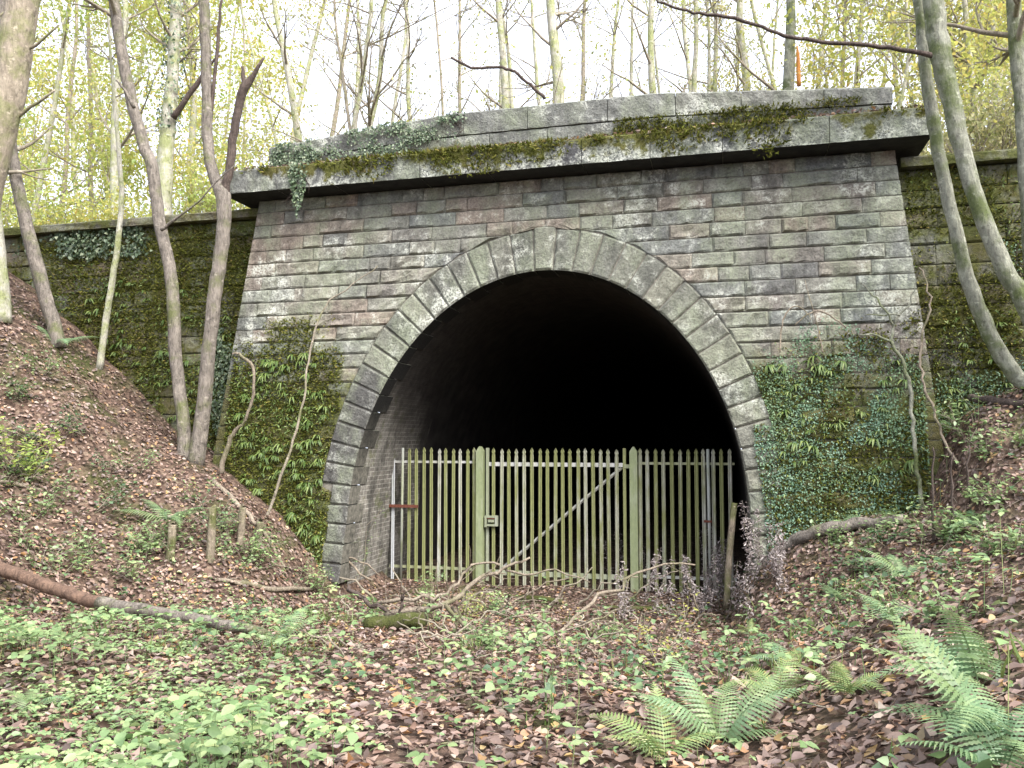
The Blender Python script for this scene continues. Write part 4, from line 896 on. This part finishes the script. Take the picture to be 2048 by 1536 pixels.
# ivy
def ivypatch(n, xs_, zf, yf, label, sz=(.05, .09), thr=-.1):
    x = rng.uniform(*xs_, n); z = zf(x, rng.random(n)); fu = (x-xs_[0])/(xs_[1]-xs_[0]); k = vnoise(x*1.6+2, z*3.2+5)+.5*vnoise(x*5, z*6)-.25*sstep(.7, 1, fu)-.15*sstep(.2, 0, fu)+rng.normal(size=n)*.12 > thr; x, z = x[k], z[k]; n = len(x); y = yf(x, z)-rng.random(n)*.05
    fw = rng.normal(size=(n, 3))*.4+np.array([0, -.35, -1]); up = np.array([0, -1.0, .3])+rng.normal(size=(n, 3))*.4
    t = thing('ivy', label, 'ivy', (float(x.mean()), float(y.mean()), float(z.min()))); L = np.array(t.location)
    V, F = scatter(IVYL, np.stack([x, y, z], 1), fw, up, rng.uniform(*sz, n)); mknp('leaves', V-L, F, m_ivy, t)
    b = B()
    for k in range(14):
        i = random.randrange(n); p0 = np.array([x[i], y[i]+.04, z[i]]); b.tube([p0, p0+np.array([random.uniform(-.2, .2), 0, -.15]), p0+np.array([random.uniform(-.3, .3), 0, -.3])], [.006, .005, .003], 4)
    b.build('stems', m_bark_dark, t, origin=L); return t
ivypatch(6500, (-5.6, -1.9), lambda x, u: 7.92+(np.array([ptop(v) for v in x])-7.9)*u, lambda x, z: .07+x*0, 'dark ivy spread over the left end of the parapet', (.03, .058), .0)
ivypatch(700, (-2.0, -1.2), lambda x, u: 7.92+(np.array([ptop(v) for v in x])-7.9)*u, lambda x, z: .07+x*0, 'small ivy spray on the parapet right of the main ivy', (.04, .07), .12)
hp = at(600, 345, -.56)
ivypatch(480, (hp[0]-.2, hp[0]+.16), lambda x, u: 7.92-1.15*u*(1-.75*np.abs(x-hp[0]+.02)/.2), lambda x, z: -.56+.0*x-.02*(7.9-z), 'ivy strand hanging down over the cornice', (.04, .07), -.35)
q = wallpts(5200, 420, 520, 630, 900, True, -.15, off=21); x, y, z = q.T
def ivy_q(q, label, sz):
    n = len(q); t = thing('ivy', label, 'ivy', q.mean(0)); L = np.array(t.location); V, F = scatter(IVYL, q+rng.normal(size=(n, 3))*np.array([.03, .04, .03]), rng.normal(size=(n, 3))*.4+np.array([0, -.4, -1]), np.array([0, -1.0, .3])+rng.normal(size=(n, 3))*.4, rng.uniform(*sz, n)); mknp('leaves', V-L, F, m_ivy, t)
ivy_q(q, 'dark ivy climbing the corner between the left wing wall and the portal', (.04, .075))
ivy_q(wallpts(5000, 0, 330, 440, 520, True, .0, off=25), 'dark ivy trailing below the left wing wall coping', (.05, .09))

# ------------------------------------------------------------------ fallen wood, stakes, stems
def stick(name, label, cat, pts, mat, group=None, n=7, rough=.08, jit=.012, forks=()):
    P = [at(a, b_, Y) for a, b_, w_, Y in pts]; P = [np.array([q[0], q[1], max(q[2], float(H(q[0], q[1]))+.02)]) if name == 'thin_stick' else q for q in P]; k_ = .33 if name in ('leaning_stem', 'bramble_cane', 'dead_sapling', 'shrub') else .5; R = [w_*k_*scale_at(p) for p, (a, b_, w_, Y) in zip(P, pts)]
    br_ = name in ('fallen_branch', 'thin_stick'); b = B(); q, r_ = smooth_path(P, R, 3 if br_ else 4, jit*(1.6 if br_ else 1)); b.tube(q, [v*(.66 if br_ else 1) for v in r_], n, True, rough)
    if name == 'fallen_branch':
        for k in range(7):
            i = random.randint(1, len(q)-1); d = unit(unit(q[i]-q[i-1])+rng.normal(size=3)*.7+np.array([0, 0, .25])); l_ = random.uniform(.15, .5); e1 = q[i]+d*l_*.5+rng.normal(size=3)*.03; b.tube([q[i], e1, e1+d*l_*.5+rng.normal(size=3)*.05], [max(.004, r_[i]*.35), .004, .002], 4)
    for fk in forks:
        P_ = [at(a, b_, Y) for a, b_, w_, Y in fk]; R_ = [w_*.5*scale_at(p) for p, (a, b_, w_, Y) in zip(P_, fk)]; q, r_ = smooth_path(P_, R_, 3, jit); b.tube(q, [v*(.7 if br_ else 1) for v in r_], 5, True, rough)
    o = b.build(name, mat, None, origin=P[0]); o.location = tuple(P[0]); return tag(o, label, cat, group)
def gy(px, py): return ground(px, py)[1]
def lay(pts, lift=.0):           # (px, py, w) lying on the ground
    return [(a, b_, w_, gy(a, b_+w_*.4)-lift) for a, b_, w_ in pts]
t = thing('fallen_tree', 'long reddish fallen trunk lying across the left foreground', 'fallen trunk', ground(250, 1230))
L = np.array(t.location)
def seg(pts, mat, nm):
    P = [at(a, b_, Y) for a, b_, w_, Y in pts]; R = [w_*.5*scale_at(p) for p, (a, b_, w_, Y) in zip(P, pts)]; b = B(); q, r_ = smooth_path(P, R, 5, .008); b.tube(q, r_, 10, True, .06); b.build(nm, mat, t, origin=L)
ya, yb = gy(0, 1178), gy(470, 1282)
yy = lambda px: ya+(yb-ya)*(px/470)
seg([(-60, 1114, 27, yy(-60)), (0, 1138, 27, yy(0)), (100, 1174, 26, yy(100)), (160, 1196, 26, yy(160)), (205, 1208, 25, yy(205))], m_red, 'bare_wood')
seg([(200, 1206, 27, yy(200)), (260, 1216, 26, yy(260)), (330, 1228, 24, yy(330)), (400, 1240, 23, yy(400)), (470, 1252, 21, yy(470)), (530, 1266, 16, yy(530))], m_bark, 'bark')
stick('mossy_log', 'short moss-covered log in front of the gate under the branches', 'log', [(a, b_, w_, gy(790, 1262)) for a, b_, w_ in ((735, 1250, 30), (790, 1243, 32), (850, 1238, 28))], m_mosslog, n=10)
stick('fallen_log', 'curved brown log lying along the foot of the right abutment', 'log', lay([(1545, 1112, 20), (1590, 1082, 24), (1650, 1060, 26), (1730, 1048, 24), (1810, 1040, 22)]), m_bark, n=9)
stick('fallen_log', 'dark wet log high on the right bank by the trunk', 'log', lay([(1940, 795, 14), (1985, 803, 18), (2050, 806, 18), (2100, 806, 18)]), m_bark_dark, n=8)
stick('mossy_log', 'thin mossy stick on the leaves just in front of the gate', 'log', lay([(1020, 1192, 10), (1070, 1198, 13), (1125, 1204, 12)]), m_mosslog)
stick('mossy_log', 'thin mossy stick on the leaves in front of the right gate post', 'log', lay([(1215, 1215, 10), (1280, 1217, 11), (1355, 1212, 10)]), m_mosslog)
stick('fallen_branch', 'pale branch on the ground before the left abutment', 'branch', lay([(430, 1160, 12), (500, 1170, 14), (560, 1180, 15), (625, 1178, 12)]), m_deadpale)
stick('fallen_branch', 'pale broken trunk piece sliding down the left bank', 'branch', lay([(425, 960, 14), (460, 990, 16), (495, 1030, 14), (530, 1070, 12), (570, 1135, 9)]), m_deadpale)
stick('fallen_branch', 'grey branch arching over the leaves at the bottom edge', 'branch', lay([(300, 1540, 16), (360, 1512, 16), (410, 1494, 15), (480, 1490, 14), (515, 1500, 12), (530, 1530, 8)], .06), m_deadpale)
stick('fallen_branch', 'grey branch on the left bank among yellow leaves', 'branch', lay([(-20, 960, 10), (40, 972, 11), (90, 980, 8)]), m_deadpale)
Yb = gy(900, 1270)
stick('fallen_branch', 'thick pale forked branch lying across the brush pile before the gate', 'branch', [(770, 1232, 20, Yb), (840, 1218, 18, Yb), (890, 1208, 17, Yb), (930, 1180, 14, Yb+.3), (965, 1150, 11, Yb+.5), (1010, 1140, 9, Yb+.7), (1060, 1115, 6, Yb+.8)], m_deadpale, forks=[[(890, 1208, 12, Yb), (920, 1240, 12, Yb-.1), (950, 1275, 10, Yb-.3)], [(1010, 1140, 7, Yb+.7), (1070, 1150, 6, Yb+.8), (1110, 1140, 5, Yb+.8), (1180, 1165, 3, Yb+.9)]])
stick('fallen_branch', 'dark hooked stick at the left of the brush pile', 'branch', [(700, 1172, 12, Yb+.5), (712, 1190, 14, Yb+.4), (735, 1202, 13, Yb+.3), (765, 1218, 12, Yb+.1), (790, 1238, 9, Yb)], m_bark_dark)
stick('fallen_branch', 'dark upright stub in the brush pile', 'branch', [(800, 1232, 10, Yb), (803, 1205, 9, Yb), (806, 1190, 6, Yb)], m_bark_dark)
stick('fallen_branch', 'long thin curved branch rising from the brush pile to the left gate post', 'branch', [(760, 1205, 11, Yb+.2), (830, 1196, 12, Yb+.2), (880, 1190, 11, Yb+.3), (915, 1165, 9, Yb+.5), (935, 1140, 8, Yb+.6), (950, 1128, 7, Yb+.7), (1000, 1130, 6, Yb+.8)], m_deadpale)
Yc = gy(1080, 1290)
stick('fallen_branch', 'long bent branch lying across the leaf litter before the gate centre', 'branch', [(955, 1270, 14, Yc+.1), (1000, 1284, 13, Yc), (1060, 1290, 12, Yc), (1110, 1270, 9, Yc+.2), (1150, 1235, 10, Yc+.6), (1200, 1190, 11, Yc+1.2), (1235, 1175, 9, Yc+1.5), (1300, 1135, 7, Yc+1.8), (1390, 1130, 5, Yc+2)], m_deadpale, forks=[[(1060, 1290, 7, Yc), (1130, 1300, 6, Yc-.1), (1230, 1312, 4, Yc-.1)], [(1110, 1265, 5, Yc+.2), (1190, 1240, 6, Yc+.5), (1240, 1218, 4, Yc+.7)]])
stick('fallen_branch', 'straight grey branch running towards the camera below the brush pile', 'branch', lay([(905, 1215, 11), (940, 1250, 11), (985, 1290, 10), (1040, 1325, 7), (1100, 1350, 4)], .05), m_deadpale)
stick('fallen_branch', 'thin dark stick lying on the right bank between ferns', 'branch', lay([(1625, 1330, 8), (1680, 1348, 8), (1745, 1372, 6)]), m_bark)
for k in range(64):
    a = random.uniform(680, 1420); b_ = random.uniform(1200, 1330); da = random.uniform(-140, 140); Y = gy(a, b_)
    h_ = random.uniform(10, 90); Y2 = Y+random.uniform(-.4, .5)
    stick('thin_stick', 'thin bare twig tangled in the brush before the gate', 'twig', [(a, b_, 7, Y), (a+da*.3, b_-h_*.5+random.uniform(-10, 10), 6, Y*.7+Y2*.3), (a+da*.65, b_-h_*.8+random.uniform(-12, 12), 5, (Y+Y2)/2), (a+da, b_-h_, 3.5, Y2)], random.choice([m_deadpale, m_twig, m_twig]), 'twigs in the brush pile', 5)
# pale V-shaped twigs against the left reveal
Yv = gy(700, 1180)
stick('thin_stick', 'pale peeled stick propped in a V beside the left jamb', 'twig', [(655, 1123, 8, Yv), (682, 1112, 8, Yv), (710, 1135, 6, Yv), (745, 1160, 5, Yv)], m_deadpale, forks=[[(684, 1112, 6, Yv), (720, 1122, 5, Yv), (760, 1152, 3, Yv+.1)]])
# wooden stakes on the left bank
for a, b0, b1, w_, lb in ((345, 1048, 1120, 17, 'mossy wooden stake on the left bank, nearest the fern'), (425, 1016, 1125, 17, 'leaning wooden stake, second from the fern on the left bank'), (485, 1014, 1095, 15, 'short pale wooden stake, third from the fern on the left bank'), (520, 1042, 1098, 16, 'dark stump-like stake nearest the left abutment')):
    Y = gy(a, b1); stick('wooden_stake', lb, 'stake', [(a-6, b1+14, w_*1.05, Y), (a-2, (b0+b1)/2, w_, Y), (a, b0+3, w_*.95, Y), (a+1, b0, w_*.8, Y)], m_stake, 'old stakes on the left bank', 8, .05, .0)
Y = -.55; stick('wooden_post', 'weathered wooden post leaning before the right end of the fence', 'post', [(1453, 1215, 13, Y), (1458, 1120, 13, Y), (1466, 1030, 12.5, Y), (1469, 1006, 12, Y)], m_stake, n=8, jit=0)
# stems against the walls
def wy_(a, b_, lift=.15): return wallpt(a, b_, False)[1]-lift
stick('dead_sapling', 'pale twisted dead sapling leaning on the left abutment', 'sapling', [(a, b_, w_, wy_(500, 900, .5)) for a, b_, w_ in ((442, 950, 16), (452, 900, 15), (470, 862, 13), (490, 845, 9), (503, 800, 9), (509, 755, 9), (500, 725, 10), (478, 710, 9), (465, 708, 5))], m_deadpale)
stick('leaning_stem', 'long thin bramble stem leaning against the left of the portal', 'stem', [(a, b_, w_, wy_(600, 1000, .55)+i*.06) for i, (a, b_, w_) in enumerate(((525, 1060, 11), (545, 1000, 9), (580, 900, 8), (603, 820, 7), (615, 740, 6), (626, 680, 6), (650, 610, 5), (690, 580, 4), (755, 532, 3)))], m_twig)
stick('leaning_stem', 'long thin pale stem curving up the right corner of the portal', 'stem', [(a, b_, w_, -1.5+i*.12) for i, (a, b_, w_) in enumerate(((1925, 935, 8), (1888, 885, 8), (1868, 820, 8), (1848, 770, 8), (1840, 720, 8), (1848, 660, 7), (1860, 620, 6), (1853, 570, 5), (1838, 535, 4)))], m_deadpale)
stick('shrub', 'mossy branching elder stem against the right abutment', 'shrub', [(a, b_, w_, -1.15+i*.03) for i, (a, b_, w_) in enumerate(((1846, 1040, 14), (1840, 985, 13), (1835, 930, 12), (1828, 860, 12), (1822, 790, 12), (1810, 730, 11), (1786, 690, 10), (1786, 650, 9), (1800, 630, 8), (1822, 605, 5), (1835, 560, 3)))], m_bark_green, forks=[[(1786, 690, 7, -1.05), (1755, 672, 5, -1.05), (1715, 668, 3, -1.0)], [(1786, 650, 6, -1.0), (1770, 620, 4, -1.0), (1745, 590, 3, -.95), (1720, 565, 2, -.9)], [(1800, 630, 5, -1.0), (1770, 628, 3, -1.0), (1730, 630, 2, -1.0)]])
for pts, lb in (([(1560, 705, 5), (1563, 650, 5), (1575, 622, 5), (1595, 612, 4), (1615, 628, 3), (1622, 640, 2)], 'hooped pale bramble cane on the right of the portal'), ([(1590, 650, 4), (1615, 628, 4), (1640, 622, 5), (1670, 638, 5), (1692, 655, 4)], 'arched pale bramble cane right of the hooped one'), ([(1646, 705, 5), (1638, 670, 4), (1632, 640, 3), (1610, 560, 2)], 'short upright bramble cane below the arched cane')):
    stick('bramble_cane', lb, 'cane', [(a, b_, w_, wy_(a, b_, .12)) for a, b_, w_ in pts], m_deadpale, n=5, jit=.005)
for a, b0, b1, lb in ((1868, 895, 1090, 'thin dark upright stem, left of three on the right bank'), (1908, 905, 1090, 'thin dark upright stem, middle of three on the right bank'), (1940, 890, 1000, 'thin dark upright stem, right of three on the right bank')):
    Y = gy(a, b1); stick('bare_weed', lb, 'stem', [(a, b1+8, 6, Y), (a-3, (b0+b1)/2, 5, Y), (a-2, b0, 3, Y)], m_bark_dark, n=5)
stick('bare_twig', 'dark bare branch poking up from behind the parapet centre', 'branch', [(1090, 198, 7, 1.4), (1060, 170, 6, 1.2), (1030, 145, 6, 1.1), (1003, 135, 6, 1.0), (950, 136, 5, 1.0), (925, 125, 5, .9), (902, 115, 5, .8)], m_bark_dark, n=6)
# dead willowherb stalks before the right of the fence
for k in range(60):
    a = random.choice([random.uniform(1225, 1480), random.uniform(1400, 1580)]); b1 = random.uniform(1165, 1250) if a < 1500 else random.uniform(1140, 1200); g = ground(a, b1); hgt = random.uniform(.35, 1.1)
    if 1430 < a < 1520: hgt = random.uniform(.6, 1.15)
    t = thing('dead_stalk', 'grey dead willowherb stalk with curled leaves before the right fence panel', 'dead plant', g, 'dead stalks before the fence'); L = g
    d = np.array([random.uniform(-.35, .35), random.uniform(-.2, .2), 1.0]); b = B(); pts = [L+d*hgt*f_+np.array([random.uniform(-.03, .03), 0, 0]) for f_ in np.linspace(0, 1, 6)]; b.tube(pts, np.linspace(.007, .003, 6), 5); b.build('stem', m_bark, t, origin=L)
    m_ = random.randint(60, 140); f_ = rng.uniform(.1, 1.0, m_); pa = np.array([np.interp(f_, np.linspace(0, 1, 6), [q[i] for q in pts]) for i in range(3)]).T; ang = rng.uniform(0, 2*np.pi, m_)
    V, F = scatter(CURL, pa+rng.normal(size=(m_, 3))*.03, np.stack([np.cos(ang), np.sin(ang), rng.uniform(-1.3, .5, m_)], 1), rng.normal(size=(m_, 3)), rng.uniform(.03, .075, m_), .5); mknp('curled_leaves', V-L, F, m_seed, t)
# pale leafy sprays at the left jamb and along the brush
def spray(px, py, n, r, mat, label, hgt=.5, lsz=(.04, .07)):
    g = ground(px, py); t = thing('sapling', label, 'sapling', g); b = B(); tips = []
    for k in range(n):
        a = random.uniform(0, 6.28); twigs(b, g, (math.cos(a)*r, math.sin(a)*r, 1), hgt*random.uniform(.7, 1.2), .008, 1, tips, .1, .25)
    b.build('stems', m_twig, t, origin=g); n_ = len(tips)*3; T = np.repeat(np.array(tips), 3, 0)+rng.normal(size=(n_, 3))*.05; V, F = scatter(OVATE, T, rng.normal(size=(n_, 3))*np.array([1, 1, .3]), np.array([0, 0, 1.0])+rng.normal(size=(n_, 3))*.3, rng.uniform(*lsz, n_)); mknp('leaves', V-g, F, mat, t)
spray(715, 1165, 5, .5, m_bramble, 'pale leafy sapling in front of the left brick reveal', .95)
spray(640, 1190, 5, .6, m_bramble, 'pale leafy sapling at the foot of the left abutment', .5)
spray(860, 1200, 3, .6, m_bramble, 'small yellow-green sapling before the left gate post', .4)
spray(930, 1240, 5, .8, m_lime, 'yellow-green sapling in the brush pile', .35, (.03, .05))
spray(1320, 1350, 2, .3, m_lime, 'little yellow-green seedling left of the front fern', .45, (.03, .05))
spray(60, 960, 7, 1.0, m_lime, 'bright yellow-green low bush at the left edge', .8, (.06, .11))
spray(1930, 880, 6, .9, m_bramble, 'bright leafy bramble on the right bank below the wall', .6, (.05, .09))
spray(1890, 1080, 6, .9, m_bramble, 'pale leafy bramble on the right bank beside the thin stems', .5, (.05, .09))
spray(500, 1130, 4, .9, m_bramble, 'pale leafy bramble at the foot of the wooden stakes', .4, (.05, .08))

# low brambles and weeds on the banks
def weeds(n, poly, mat, label, group, hg=(.25, .55)):
    k = 0
    while k < n:
        px, py = random.uniform(poly[0], poly[1]), random.uniform(poly[2], poly[3])
        g = ground(px, py)
        if poly[4](px, py) and g[1] < .3:
            k += 1; t = thing('bramble', label, 'bramble', g, group); b = B(); tips = []
            for j in range(random.randint(3, 5)):
                a = random.uniform(0, 6.28); twigs(b, g, (math.cos(a), math.sin(a), .8), random.uniform(*hg), .006, 1, tips, -.1, .35)
            b.build('stems', m_twig, t, origin=g); n_ = len(tips)*2; T = np.repeat(np.array(tips), 2, 0)+rng.normal(size=(n_, 3))*.05
            V, F = scatter(OVATE, T, rng.normal(size=(n_, 3))*np.array([1, 1, .3]), np.array([0, 0, 1.0])+rng.normal(size=(n_, 3))*.35, rng.uniform(.035, .085, n_)); mknp('leaves', V-g, F, mat, t)
weeds(26, (0, 560, 700, 1170, lambda a, b: b > 660+a*.85), m_bramble, 'low leafy bramble growing on the left bank', 'brambles on the left bank')
weeds(10, (0, 420, 720, 1150, lambda a, b: b > 680+a*.9), m_nettle, 'dark green weed growing on the left bank', 'weeds on the left bank')
weeds(15, (1600, 2040, 880, 1260, lambda a, b: b > 1080-(a-1600)*.5), m_bramble, 'low leafy bramble growing on the right bank', 'brambles on the right bank', (.15, .38))
weeds(6, (1600, 2040, 950, 1250, lambda a, b: b > 1090-(a-1600)*.4), m_nettle, 'dark green weed growing on the right bank', 'weeds on the right bank', (.15, .35))
weeds(7, (640, 1250, 1200, 1330, lambda a, b: True), m_bramble, 'small bramble seedling among the brush before the gate', 'seedlings before the gate', (.15, .35))
